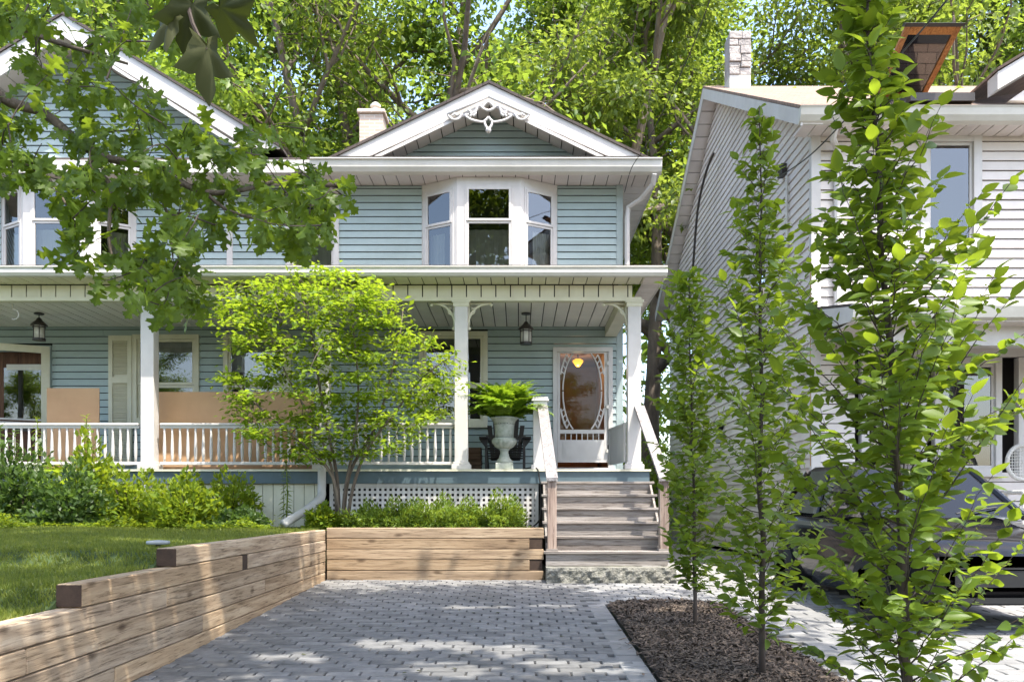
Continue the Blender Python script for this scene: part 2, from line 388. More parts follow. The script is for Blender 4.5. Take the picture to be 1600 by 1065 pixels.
def frames(d, n):
    x = d/np.linalg.norm(d, axis=1, keepdims=True)
    z = n-(n*x).sum(1, keepdims=True)*x; z /= np.maximum(np.linalg.norm(z, axis=1, keepdims=True), 1e-6)
    y = np.cross(z, x); return np.stack([x, y, z], axis=2)      # columns
def mesh_np(name, verts, faces_loops, totals, m, smooth=True):
    me = bpy.data.meshes.new(name)
    me.vertices.add(len(verts)); me.vertices.foreach_set('co', np.asarray(verts, dtype=np.float32).ravel())
    me.loops.add(len(faces_loops)); me.loops.foreach_set('vertex_index', np.asarray(faces_loops, dtype=np.int32))
    me.polygons.add(len(totals)); tot = np.asarray(totals, dtype=np.int32)
    st = np.zeros(len(tot), dtype=np.int32); st[1:] = np.cumsum(tot)[:-1]
    me.polygons.foreach_set('loop_start', st)
    me.polygons.foreach_set('use_smooth', np.full(len(tot), smooth))
    me.materials.append(M[m]); me.update(calc_edges=True); return me
def scatter_mesh(name, tpl, pos, rot, size, m, smooth=True):
    tv, tf = tpl; k = len(tv); n = len(pos); size = np.asarray(size)
    if size.ndim == 1: size = size[:, None].repeat(3, 1)
    v = np.einsum('nij,nkj->nki', rot, tv[None]*size[:, None, :])+pos[:, None, :]
    loops = np.array([i for f in tf for i in f]); tots = np.array([len(f) for f in tf])
    L = (loops[None]+(np.arange(n)*k)[:, None]).ravel(); return mesh_np(name, v.reshape(-1, 3), L, np.tile(tots, n), m, smooth)
def tpl_mesh(name, tpl, m, smooth=True):
    return scatter_mesh(name, tpl, np.zeros((1, 3)), np.eye(3)[None], np.ones(1), m, smooth)
def put_leaves(parent, tpl, pos, d, n, size, m, single=300, key=None, part_name='leaf', rest_name='foliage'):
    """the leaves that show largest are objects of their own, the rest one mass"""
    if isinstance(tpl, list):
        pk = np.random.default_rng(len(pos)).integers(0, len(tpl), len(pos)); kk = np.asarray(key if key is not None else np.asarray(pos)[:, 1])
        for i, q in enumerate(tpl):
            m_ = np.where(pk == i)[0]; put_leaves(parent, q, np.asarray(pos)[m_], np.asarray(d)[m_], np.asarray(n)[m_], np.asarray(size)[m_], m, single//len(tpl), kk[m_], part_name, rest_name)
        return
    pos = np.asarray(pos); rot = frames(np.asarray(d), np.asarray(n)); size = np.asarray(size)
    order = np.argsort(key if key is not None else pos[:, 1]); a, b = order[:single], order[single:]
    org = np.array(ORG[parent.name])
    me = tpl_mesh(part_name, tpl, m)
    for i in a:
        o = bpy.data.objects.new(part_name, me); COL.objects.link(o); o.parent = parent
        o.location = pos[i]-org; o.rotation_euler = Matrix(rot[i].tolist()).to_euler(); o.scale = [float(size[i])]*3
    if len(b): link(rest_name, scatter_mesh(rest_name, tpl, pos[b]-org, rot[b], size[b], m), parent, kind='stuff')
rng = np.random.default_rng(11)
def rvec(n, s=1.0, r=rng): return r.normal(0, s, (n, 3))

# ------------------------------------------------------------------ the ground
g = MB(); ys = [-60, -12, 11.3, 160]
for i in range(3):
    y0, y1 = ys[i], ys[i+1]; z0, z1 = gz(y0)-.05, gz(y1)-.05
    g.add([(-140, y0, z0), (140, y0, z0), (140, y1, z1), (-140, y1, z1)], [(0, 1, 2, 3)])
g.build('ground', 'ground', None, kind='structure')
rd = MB(); rd.add([(-60, -9, gz(-9)-.04), (60, -9, gz(-9)-.04), (60, -1.5, gz(-1.5)-.04), (-60, -1.5, gz(-1.5)-.04)], [(0, 1, 2, 3)]); rd.build('road', 'asphalt', None, kind='structure')
TILT = math.atan(.033)
# driveway with its pavers
dv = MB(); dv.add([(-2.52, 1, gz(1)-.014), (.93, 1, gz(1)-.014), (.93, 11.5, gz(11.3)-.014), (-2.52, 11.5, gz(11.3)-.014)], [(0, 1, 2, 3)])
drive = dv.build('driveway', 'sand', None, kind='structure')
PL, PW, PJ = .24, .12, .016
def paver_tpl(l, wd, seed):
    b = MB(); r = random.Random(seed); b.cbox(-l/2+PJ/2, l/2-PJ/2, -wd/2+PJ/2, wd/2-PJ/2, -.05, .004, .005)
    v = [(x+r.uniform(-.0012, .0012), y+r.uniform(-.0012, .0012), z+(r.uniform(-.0015, .0015) if z > -.02 else 0)) for x, y, z in b.v]
    return np.array(v), b.f
def lay(parent, spots, l, wd, m, single, name='paver', rest='paver_field'):
    """spots: (x, y, along) - along 0 lies across, 1 lies deep; nearest ones are singles"""
    spots = sorted(spots, key=lambda s: s[1]); rr = random.Random(5)
    tp = [paver_tpl(l, wd, k) for k in range(3)]; ms = [tpl_mesh(name, q, m, False) for q in tp]
    P_, R_ = [], []
    for i, (x, y, al) in enumerate(spots):
        z = gz(y)+rr.uniform(-.0025, .0025); e = (TILT+rr.uniform(-.008, .008), rr.uniform(-.008, .008), (math.pi/2 if al else 0)+rr.uniform(-.006, .006))
        if al: e = (e[1], -e[0], e[2])
        if i < single: link(name, ms[i % 3], parent, (x, y, z), e)
        else:
            P_.append((x, y, z)); R_.append(np.array(Matrix.Identity(3) if False else __import__('mathutils').Euler(e).to_matrix()))
    if P_:
        base = np.array(ORG[parent.name]); link(rest, scatter_mesh(rest, tp[0], np.array(P_)-base, np.array(R_), np.ones(len(P_)), m, False), parent, kind='stuff')
sp = []
row = 0; y = 5.55
while y < 11.42:
    off = (row*.08) % PL; x = -2.52-off
    while x < .70:
        if x+PL > -2.46 and x < .66: sp.append((x+PL/2, y, 0))
        x += PL
    y += PW; row += 1
lay(drive, sp, PL, PW, 'paver', 300)
bs = [(.82, 5.6+.205*k, 0) for k in range(18)]
lay(drive, bs, .2, .205, 'paver_light', 18, 'border_paver')
# side path and neighbour's paving
pt = MB(); pt.add([(.93, 9.14, gz(9.14)-.016), (8, 9.14, gz(9.14)-.016), (8, 12.6, gz(11.3)-.016), (.93, 12.6, gz(11.3)-.016)], [(0, 1, 2, 3)])
pt.add([(2.13, 3, gz(3)-.016), (8, 3, gz(3)-.016), (8, 9.14, gz(9.14)-.016), (2.13, 9.14, gz(9.14)-.016)], [(0, 1, 2, 3)])
path = pt.build('path', 'sand', None, kind='structure')
sp = []; row = 0; y = 9.2
while y < 11.5:
    x = .80-(row*.08) % PL
    while x < 3.6:
        if x > .66: sp.append((x+PL/2, y, 0))
        x += PL
    y += PW; row += 1
sp2 = []
y = 4.6; row = 0
while y < 9.12:
    x = 2.14+(0 if row % 2 else -.17)
    while x < 7:
        if x > 2.05: sp2.append((x+.17, y, 0))
        x += .34
    y += .17; row += 1
lay(path, sp, PL, PW, 'paver_light', 120)
lay(path, sp2, .34, .17, 'paver_light', 160, 'slab')
wk = MB(); wk.add([(1.99, 11.52, .034), (4.4, 11.52, .034), (4.4, 30, .05), (1.99, 30, .05)], [(0, 1, 2, 3)]); wk.build('walkway', 'paver_light', None, kind='structure')
# mulch bed
mbed = MB(); nx, ny = 14, 44
vs = [(.935+1.18*i/nx, 3.0+6.1*j/ny, gz(3.0+6.1*j/ny)+.004+.03*math.sin(math.pi*i/nx)+random.uniform(0, .018)) for j in range(ny+1) for i in range(nx+1)]
mbed.add(vs, [(j*(nx+1)+i, j*(nx+1)+i+1, (j+1)*(nx+1)+i+1, (j+1)*(nx+1)+i) for j in range(ny) for i in range(nx)])
bed = mbed.build('mulch_bed', 'soil', None, kind='structure')
n = 9000; px = rng.uniform(.95, 2.1, n)+np.where(rng.random(n) < .04, rng.normal(0, .09, n), 0); py = 4.8+4.28*rng.random(n)
pos = np.stack([px, py, np.array([gz(q) for q in py])+.025+.03*np.maximum(-.3, np.sin(np.pi*(px-.935)/1.18))+rng.uniform(0, .016, n)], 1)
dd = rvec(n); dd[:, 2] *= .3; nn = rvec(n, .45); nn[:, 2] = 1
chip = (np.array([(-.5, -.16, 0), (.5, -.12, .03), (.5, .14, 0), (-.45, .17, .04), (0, 0, .16)]), [(0, 1, 4), (1, 2, 4), (2, 3, 4), (3, 0, 4)])
link('mulch', scatter_mesh('mulch', chip, pos, frames(dd, nn), np.stack([rng.uniform(.03, .10, n), rng.uniform(.03, .065, n), rng.uniform(.02, .05, n)], 1), 'mulch', False), None, kind='stuff')
# lawn
LY = [0, 2.2, 3.3, 4.9, 5.1, 6.28, 6.5, 9.5, 13.0]; LZ = [-.05, .2, .375, .40, .51, .535, .645, .672, .69]
def lz(x, y): return float(np.interp(y, LY, LZ))+.012*math.sin(3*x+1.7*y)+max(0, -2.9-x)*.012
lw = MB(); nx, ny = 40, 60
ny = 130
vs = [(-14+11.335*i/nx, 13.0*j/ny, lz(-14+11.335*i/nx, 13.0*j/ny)) for j in range(ny+1) for i in range(nx+1)]
lw.add(vs, [(j*(nx+1)+i, j*(nx+1)+i+1, (j+1)*(nx+1)+i+1, (j+1)*(nx+1)+i) for j in range(ny) for i in range(nx)])
vs = [(-2.668, 13.0*j/ny, lz(-2.668, 13.0*j/ny)+e) for j in range(ny+1) for e in (0, -.5)]
lw.add(vs, [(2*j, 2*j+1, 2*j+3, 2*j+2) for j in range(ny)])
lw.build('lawn', 'lawn', None, True, kind='structure')
n = 120000; yy = 4.2+8*rng.random(n)**1.5; xx = -2.68-rng.random(n)*(yy*.42)
keep = xx > -12; xx, yy = xx[keep], yy[keep]; n = len(xx)
pos = np.stack([xx, yy, np.interp(yy, LY, LZ)+.012*np.sin(3*xx+1.7*yy)+np.maximum(0, -2.9-xx)*.012], 1)
dd = rvec(n, .42); dd[:, 2] = 1; blade = (np.array([(0, -.08, 0), (0, .08, 0), (.6, .055, .06), (1, 0, .22), (.6, -.055, .06)]), [(0, 4, 2, 1), (4, 3, 2)])
link('grass', scatter_mesh('grass', blade, pos, frames(dd, rvec(n)), rng.uniform(.02, .05, n), 'grass'), None, kind='stuff')
sl = MB(); sl.box(-2.52, .33, 11.44, 13.2, .3, .66); sl.build('planter_soil', 'soil', None, kind='structure')

# ------------------------------------------------------------------ siding, windows
def front(Y): return lambda u, d, z: (u, Y-d, z)
def sideL(X): return lambda u, d, z: (X-d, u, z)       # wall facing -x, u runs deep
def siding(parent, m, fr, u0, u1, z0, z1, ex, openings=(), slope=None, name='siding_board', lip=.024, slot=.012, run=3.7):
    z = z0; rs = random.Random(int(z0*100)+len(m))
    while z < z1-.01:
        zt = min(z+ex, z1); zm = (z+zt)/2
        cuts = sorted((a, b) for a, b, c, d in openings if c < zm < d)
        lo, hi = u0, u1; lo_t, hi_t = u0, u1
        if slope: (lo, hi), (lo_t, hi_t) = slope(z), slope(zt)
        segs = []; s0 = lo
        for a, b in cuts:
            if a > s0+.03: segs.append((s0, a))
            s0 = max(s0, b)
        if hi > s0+.03: segs.append((s0, hi))
        if run and not slope:
            cut = []
            for a, b in segs:
                c0 = a
                while b-c0 > run+1.2:
                    c1 = c0+run*rs.uniform(.55, 1); cut.append((c0, c1-.003)); c0 = c1
                cut.append((c0, b))
            segs = cut
        for a, b in segs:
            ta = lo_t if a == lo else a; tb = hi_t if b == hi else b
            if tb < ta: ta = tb = (ta+tb)/2
            h = zt-z
            wv = rs.uniform(-.002, .002); zs = zt-slot; q = [fr(a, lip+wv, z), fr(b, lip-wv, z), fr(b, 0, z), fr(a, 0, z), fr(ta, .006, zs), fr(tb, .006, zs), fr(tb, 0, zs), fr(ta, 0, zs)]
            k = MB(); k.hexa(q)
            k.build(name, m, parent)
        z += ex
def window(parent, fr, u0, u1, z0, z1, casing=.07, mat_='white', split=.5, sill=True, curtain=None, proj=.05, grille=False, gl='glass', sash=.045):
    """window part (casing) with sashes, panes and sill as its sub-parts; pane plane lies just behind d=0"""
    b = MB()
    b.obox(fr, u0-casing, u0, -.08, proj, z0-casing, z1+casing); b.obox(fr, u1, u1+casing, -.08, proj, z0-casing, z1+casing)
    b.obox(fr, u0, u1, -.08, proj-.003, z1, z1+casing); b.obox(fr, u0, u1, -.08, proj-.003, z0-casing, z0)
    wd = b.build('window', mat_, parent)
    zs = z0+(z1-z0)*split; rails = [(z0, zs, .0), (zs, z1, .018)] if split else [(z0, z1, 0)]
    for a, c, d in rails:
        s = MB(); w_ = sash
        s.obox(fr, u0+.002, u0+w_, -.03+d, .002+d, a+.002, c-.002); s.obox(fr, u1-w_, u1-.002, -.03+d, .002+d, a+.002, c-.002)
        s.obox(fr, u0+w_, u1-w_, -.03+d, d, a+.002, a+w_); s.obox(fr, u0+w_, u1-w_, -.03+d, d, c-w_, c-.002)
        s.build('sash', mat_, wd)
        p = MB(); p.add([fr(u0+w_, -.014+d, a+w_), fr(u1-w_, -.014+d, a+w_), fr(u1-w_, -.014+d, c-w_), fr(u0+w_, -.014+d, c-w_)], [(0, 1, 2, 3)])
        p.build('pane', gl, wd)
    if sill:
        s = MB(); s.obox(fr, u0-casing-.03, u1+casing+.03, -.02, proj+.05, z0-casing-.035, z0-casing-.002); s.build('sill', mat_, wd)
    if curtain:
        for (ca, cb, cz0, cz1, cm) in curtain:
            c = MB(); k = 10; pts = []
            for i in range(k+1):
                uu = u0+(u1-u0)*(ca+(cb-ca)*i/k); pts.append((uu, -.13-.02*(i % 2)))
            for i in range(k):
                c.add([fr(pts[i][0], pts[i][1], z0+(z1-z0)*cz0), fr(pts[i+1][0], pts[i+1][1], z0+(z1-z0)*cz0), fr(pts[i+1][0], pts[i+1][1], z0+(z1-z0)*cz1), fr(pts[i][0], pts[i][1], z0+(z1-z0)*cz1)], [(0, 1, 2, 3)])
            c.build('curtain', cm, wd)
    return wd

# ================================================================== THE BLUE HOUSE
HW, HP = 15.0, 12.95           # wall plane, porch post plane
DK = 1.545                      # deck level
XR, XL = 1.80, -10.8
H = thing('blue_house', 'pale blue house with white bay windows, gables and a long railed front porch', 'house', (-3, HW, 0))
core = MB()
core.box(XL, .62, 15.32, 24, 0, 6.62); core.box(1.62, XR-.03, 15.32, 24, 0, 6.62); core.box(.62, 1.62, 15.32, 24, 3.9, 6.62); core.box(.62, 1.62, 15.32, 24, 0, 1.62)
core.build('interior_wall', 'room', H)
part('side_wall', 'blue', H, (XR-.03, XR, 15.02, 24, 0, 6.62))
# openings: (u0,u1,z0,z1) outer trim
W_C = (PX(655, HW), PX(762, HW), PZ(667, HW), PZ(518, HW))
W_A = (PX(208, HW), PX(312, HW), PZ(662, HW), PZ(523, HW))
W_B = (PX(350, HW), PX(455, HW), PZ(662, HW), PZ(523, HW))
DOOR = (PX(864, HW), PX(957, HW), 1.5, PZ(543, HW))
LDOOR = (-9.7, PX(82, HW), 1.5, PZ(540, HW))
siding(H, 'blue', front(HW), XL, XR-.1, 1.5, 4.13, .122, [W_C, W_A, W_B, DOOR, LDOOR])
BAYL, BAYR = (PX(108, HW)-1.175, PX(108, HW)+1.175), (-1.675, .675)
WU = (PX(447, HW), PX(530, HW), 4.6, 6.56)
TRIM1 = (PX(355, HW), PX(364, HW), 4.6, 6.6)
siding(H, 'blue', front(HW), XL, XR-.1, 4.92, 6.56, .122, [(BAYL[0], BAYL[1], 4, 7), (BAYR[0], BAYR[1], 4, 7), WU, TRIM1])
part('trim_board', 'white', H, (TRIM1[0], TRIM1[1], HW-.03, HW+.02, 4.9, 6.56))
part('corner_board', 'blue_trim', H, (XR-.1, XR+.012, HW-.026, HW+.05, 1.545, 4.12)); part('corner_board', 'blue_trim', H, (XR-.1, XR+.012, HW-.026, HW+.05, 4.9, 6.56))
# upper windows
window(H, front(HW), WU[0]+.09, WU[1]-.09, 5.0, 6.4, .09, curtain=[(0, 1, .0, .55, 'curtain')])
def bay(xc, wf, wb, yf, sgn):
    """angled bay: front width wf, back width wb"""
    f0, f1, b0, b1 = xc-wf/2, xc+wf/2, xc-wb/2, xc+wb/2; z0, z1 = 4.9, 6.555
    # shell pieces: head and apron bands, corner mullions
    def seg(A, B):
        A, B = Vector((*A, 0)), Vector((*B, 0)); L = (B-A).length; u = (B-A)/L; o = Vector((u.y, -u.x, 0))
        def fr(uu, d, z): p = A+u*uu+o*d; return (p.x, p.y, z)
        return fr, L
    for k, (A, B) in enumerate((((b0, HW), (f0, yf)), ((f0, yf), (f1, yf)), ((f1, yf), (b1, HW)))):
        fr, L = seg(A, B); m = .16 if k == 1 else .1; top = 6.39 if k == 1 else 6.37
        h = MB(); h.obox(fr, 0, L, -.05, 0, top+.03, z1); h.build('head_board', 'white', H)
        h = MB(); h.obox(fr, 0, L, -.05, 0, z0, 4.99); h.build('apron_board', 'white', H)
        h = MB(); h.obox(fr, 0, m-.03, -.05, 0, 4.99, top+.03); h.build('mullion', 'white', H)
        h = MB(); h.obox(fr, L-m+.03, L, -.05, 0, 4.99, top+.03); h.build('mullion', 'white', H)
        cur = [[(0, .55, 0, .5, 'curtain')], [(0, 1, 0, .5, 'curtain')], [(.4, 1, 0, .52, 'curtain')]][k]
        window(H, fr, m, L-m, 5.03, top, .03, proj=.012, split=.58 if k == 1 else .58, sill=False, curtain=cur, sash=.04)
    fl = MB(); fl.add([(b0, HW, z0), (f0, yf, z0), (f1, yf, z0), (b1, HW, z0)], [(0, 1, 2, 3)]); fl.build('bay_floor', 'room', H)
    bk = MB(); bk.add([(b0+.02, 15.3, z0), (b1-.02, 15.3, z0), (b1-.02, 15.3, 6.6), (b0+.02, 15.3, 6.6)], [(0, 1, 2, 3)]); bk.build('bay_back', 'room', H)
bay(-.50, 1.08, 2.36, 14.62, 1)
bay(PX(108, HW), 1.16, 2.36, 14.62, 1)
# lower windows
def lowwin(Wn, cur): window(H, front(HW), Wn[0]+.08, Wn[1]-.08, Wn[2]+.1, Wn[3]-.08, .08, 'cream', .42, curtain=cur)
lowwin(W_C, None); lowwin(W_A, [(0, 1, .84, 1, 'blind')]); lowwin(W_B, [(0, 1, .6, 1, 'curtain')])
# shutter with louvres
sx0, sx1, sz0, sz1 = PX(172, HW), PX(208, HW), PZ(728, HW), PZ(525, HW)
sh = MB(); yb = HW-.022
sh.box(sx0, sx0+.07, yb-.045, yb, sz0, sz1); sh.box(sx1-.07, sx1, yb-.045, yb, sz0, sz1)
zmid = PZ(594, HW)
for a, c in ((sz0, sz0+.1), (zmid-.05, zmid+.05), (sz1-.09, sz1)): sh.box(sx0+.07, sx1-.07, yb-.043, yb, a, c)
sh.box(sx0+.07, sx1-.07, yb-.012, yb, sz0+.1, sz1-.09)
shut = sh.build('shutter', 'cream', H)
lv = MB(); z = sz0+.12
while z < sz1-.1:
    if abs(z-zmid) > .06: lv.hexa([(sx0+.072, yb-.042, z), (sx1-.072, yb-.042, z), (sx1-.072, yb-.014, z+.03), (sx0+.072, yb-.014, z+.03), (sx0+.072, yb-.038, z+.006), (sx1-.072, yb-.038, z+.006), (sx1-.072, yb-.012, z+.036), (sx0+.072, yb-.012, z+.036)])
    z += .042
lvm = lv
k8 = len(lv.v)//8
for i in range(k8):
    q = MB(); q.hexa(lv.v[i*8:i*8+8]); q.build('slat', 'cream', shut)
# front screen door
dx0, dx1, dz0, dz1 = DOOR[0], DOOR[1], 1.62, DOOR[3]
fr = front(HW)
cs = MB(); cs.obox(fr, dx0, dx0+.075, -.1, .055, dz0, dz1); cs.obox(fr, dx1-.075, dx1, -.1, .055, dz0, dz1); cs.obox(fr, dx0+.075, dx1-.075, -.1, .053, dz1-.075, dz1); cs.obox(fr, dx0-.02, dx1+.02, -.1, .09, 1.55, dz0+.04)
cs.build('door_frame', 'white', H)
gx0, gx1, gz0, gz1 = PX(875, HW), PX(944, HW), PZ(671, HW), PZ(552, HW)
sp0, sp1 = PZ(687, HW), PZ(677, HW); kz = PZ(722, HW)
ds = MB(); ds.obox(fr, dx0+.08, gx0, -.03, .02, kz, dz1-.08); ds.obox(fr, gx1, dx1-.08, -.03, .02, kz, dz1-.08)
ds.obox(fr, gx0, gx1, -.03, .018, gz1, dz1-.08); ds.obox(fr, gx0, gx1, -.03, .018, sp1, gz0); ds.obox(fr, gx0, gx1, -.03, .018, kz, sp0)
door = ds.build('screen_door', 'white', H)
pn = MB(); pn.obox(fr, gx0+.05, gx1-.05, .018, .026, kz+.06, sp0-.05); pn.obox(fr, gx0+.09, gx1-.09, .026, .032, kz+.1, sp0-.09); pn.build('kick_panel', 'white', door)
for i in range(1, 8):
    u = gx0+(gx1-gx0)*i/8; q = MB(); q.obox(fr, u-.008, u+.008, -.02, .012, sp0, sp1); q.build('spindle', 'white', door)
p_ = MB(); p_.add([fr(gx0, -.012, sp0-.01), fr(gx1, -.012, sp0-.01), fr(gx1, -.012, gz1), fr(gx0, -.012, gz1)], [(0, 1, 2, 3)]); p_.build('pane', 'door_glass', door)
ocx, ocz = (gx0+gx1)/2, (gz0+gz1)/2
for rx, rz, rr in ((.40, .86, .017), (.335, .74, .014)):
    for s in (0, 1):           # upper and lower arcs clipped to the opening
        run = []
        for i in range(181):
            a = 2*math.pi*i/180+(math.pi/2); x, z = ocx+rx*math.cos(a), ocz+rz*math.sin(a)
            inside = gx0+.004 < x < gx1-.004 and gz0+.004 < z < gz1-.004
            if inside and (z > ocz) == (s == 0): run.append((x, HW-.012, z))
            else:
                if len(run) > 2: MB().tube(run, rr, 6).build('oval_trim', 'white', door)
                run = []
        if len(run) > 2: MB().tube(run, rr, 6).build('oval_trim', 'white', door)
for sx in (-1, 1):
    for sz in (-1, 1):
        for a in (24, 32, 40, 48, 56):
            c_, s_ = math.cos(R(a)), math.sin(R(a)); A = (ocx+sx*.335*c_, HW-.012, ocz+sz*.74*s_); B = (ocx+sx*.40*c_, HW-.012, ocz+sz*.86*s_)
            if gz0 < B[2] < gz1 and gx0 < B[0] < gx1: MB().tube([A, B], .012, 6).build('oval_spoke', 'white', door)
for zz in (PZ(568, HW), PZ(636, HW), PZ(704, HW)): q = MB(); q.obox(fr, dx1-.11, dx1-.07, .02, .062, zz-.035, zz+.035); q.build('hinge', 'gutter', door)
# hall behind the door
hb = MB(); hb.add([(.63, 18, 1.6), (1.61, 18, 1.6), (1.61, 18, 3.9), (.63, 18, 3.9)], [(0, 1, 2, 3)])
hb.add([(.63, 15.3, 1.6), (.63, 18, 1.6), (.63, 18, 3.9), (.63, 15.3, 3.9)], [(0, 1, 2, 3)]); hb.add([(1.61, 15.3, 1.6), (1.61, 18, 1.6), (1.61, 18, 3.9), (1.61, 15.3, 3.9)], [(0, 3, 2, 1)])
hb.add([(.63, 15.3, 3.89), (1.61, 15.3, 3.89), (1.61, 18, 3.89), (.63, 18, 3.89)], [(0, 1, 2, 3)]); hb.build('hall_wall', 'hall', H)
part('hall_floor', 'floorwood', H, (.64, 1.6, 15.33, 17.9, 1.62, 1.65)); part('hall_bench', 'floorwood', H, (.7, 1.55, 16.9, 17.6, 1.65, 2.35))
# storm door of the left unit, swung out towards the street
frl = MB(); frl.obox(fr, LDOOR[1]-.1, LDOOR[1], -.1, .05, DK, LDOOR[3]); frl.obox(fr, LDOOR[0], LDOOR[1]-.1, -.1, .05, LDOOR[3]-.1, LDOOR[3]); frl.build('door_frame', 'blue_trim', H)
wdoor = part('front_door', 'brownwood', H, (LDOOR[0], LDOOR[1]-.1, HW+.05, HW+.1, DK, LDOOR[3]-.1))
part('door_panel', 'brownwood', wdoor, (-8.9, -8.3, HW+.03, HW+.05, 1.75, 2.25)); part('mail_slot', 'iron', wdoor, (-8.75, -8.45, HW+.015, HW+.03, 2.3, 2.38))
part('door_window', 'glass', wdoor, (-8.95, -8.3, HW+.03, HW+.045, 2.5, 3.4)); part('blind', 'blind', wdoor, (-8.9, -8.3, HW+.02, HW+.03, 3.36, 3.46))
ang = R(28); hx, hy = LDOOR[1]-.02, HW-.05
def frd(u, d, z): return (hx-u*math.cos(ang)+d*math.sin(ang), hy-u*math.sin(ang)-d*math.cos(ang), z)
sd = MB(); zt = LDOOR[3]-.03
sd.obox(frd, 0, .13, 0, .035, DK+.03, zt); sd.obox(frd, .95, 1.05, 0, .035, DK+.03, zt); sd.obox(frd, .13, .95, 0, .033, zt-.12, zt); sd.obox(frd, .13, .95, 0, .033, DK+.03, DK+.2)
sdo = sd.build('storm_door', 'cream', H)
q = MB(); q.obox(frd, .13, .95, 0, .03, 2.40, 2.43); q.obox(frd, .13, .95, 0, .03, 2.46, 2.49); q.build('crossbar', 'white', sdo)
# ---- porch
part('porch_floor', 'deck_paint', H, (XL, 1.95, 12.9, 14.97, DK-.06, DK-.004))
part('porch_nosing', 'cream', H, (XL, 1.97, 12.83, 12.9, DK-.03, DK))
part('deck_fascia', 'deck_paint', H, (XL, 1.95, 12.86, 12.9, 1.335, DK-.032))
part('deck_end', 'deck_paint', H, (1.92, 1.95, 12.9, 14.97, 1.335, DK-.062))
x = XL
while x < -3.0:
    part('skirt_board', 'cream', H, (x+.004, x+.15, 12.93, 12.95, .3, 1.333)); x += .155
LX0, LX1 = -2.82, .30
b = MB(); b.box(LX0, LX1, 12.90, 12.92, 1.29, 1.333); b.box(LX0, LX1, 12.90, 12.92, .62, .68); b.box(LX0, LX0+.05, 12.9, 12.92, .68, 1.29); b.box(LX1-.05, LX1, 12.9, 12.92, .68, 1.29)
lat = b.build('lattice', 'white', H)
x = LX0+.075
while x < LX1-.05: part('strip', 'white', lat, (x, x+.04, 12.922, 12.928, .64, 1.32)); x += .0775
z = .72
while z < 1.29: part('strip', 'white', lat, (LX0+.03, LX1-.03, 12.928, 12.934, z, z+.04)); z += .0775
part('under_floor_shade_sheet', 'shade_backing', H, (LX0, 1.9, 14.2, 14.25, .3, 1.48))  # dark sheet stands in for the shade under the porch floor
BZ0, BZ1 = 4.055, 4.285
part('porch_beam', 'shade_backing', H, (XL, 1.70, 12.86, 12.90, BZ0+.03, BZ1)); part('porch_beam', 'cream', H, (XL, 1.70, 12.90, 13.05, BZ0+.01, BZ1))  # front strip is dark backing, painted shade for the frieze gaps
part('beam_trim', 'cream', H, (XL, 1.83, 12.835, 12.858, BZ0-.01, BZ0+.045))
x = XL
while x < 1.7:
    part('frieze_panel', 'cream', H, (x+.009, min(x+.209, 1.69), 12.838, 12.858, BZ0+.047, BZ1-.012)); x += .218
part('end_beam', 'cream', H, (1.50, 1.70, 13.05, 14.97, 3.93, 4.1))
x = XL
while x < 1.5:
    part('ceiling_board', 'ceil', H, (x+.008, min(x+.192, 1.5), 13.05, 14.975, 4.104, 4.125)); x += .2
part('ceiling_backing', 'shade_backing', H, (XL, 1.7, 13.05, 14.98, 4.13, 4.15))
# porch soffit and gutter
x = XL
while x < 1.8:
    part('soffit_panel', 'cream', H, (x+.007, min(x+.193, 1.825), 12.46, 12.836, BZ1+.004, BZ1+.02)); x += .2
yy_ = 12.46
while yy_ < 15.2:
    part('soffit_panel', 'soffit', H, (1.83, 2.10, yy_+.006, yy_+.144, BZ1+.004, BZ1+.02)); yy_ += .15
gp = [(12.46, 4.29), (12.40, 4.30), (12.375, 4.345), (12.385, 4.40), (12.365, 4.42), (12.365, 4.435), (12.46, 4.435)]
MB().xprism(gp, XL, 2.14).build('gutter', 'gutter', H)
part('side_fascia', 'white', H, (2.10, 2.125, 12.47, 15.4, 4.28, 4.42))
rf = MB(); rf.hexa([(XL, 12.40, 4.436), (2.15, 12.40, 4.436), (2.15, 15.0, 4.89), (XL, 15.0, 4.89), (XL, 12.40, 4.455), (2.15, 12.40, 4.455), (2.15, 15.0, 4.91), (XL, 15.0, 4.91)]); rf.build('porch_roof', 'shingle_dark', H)
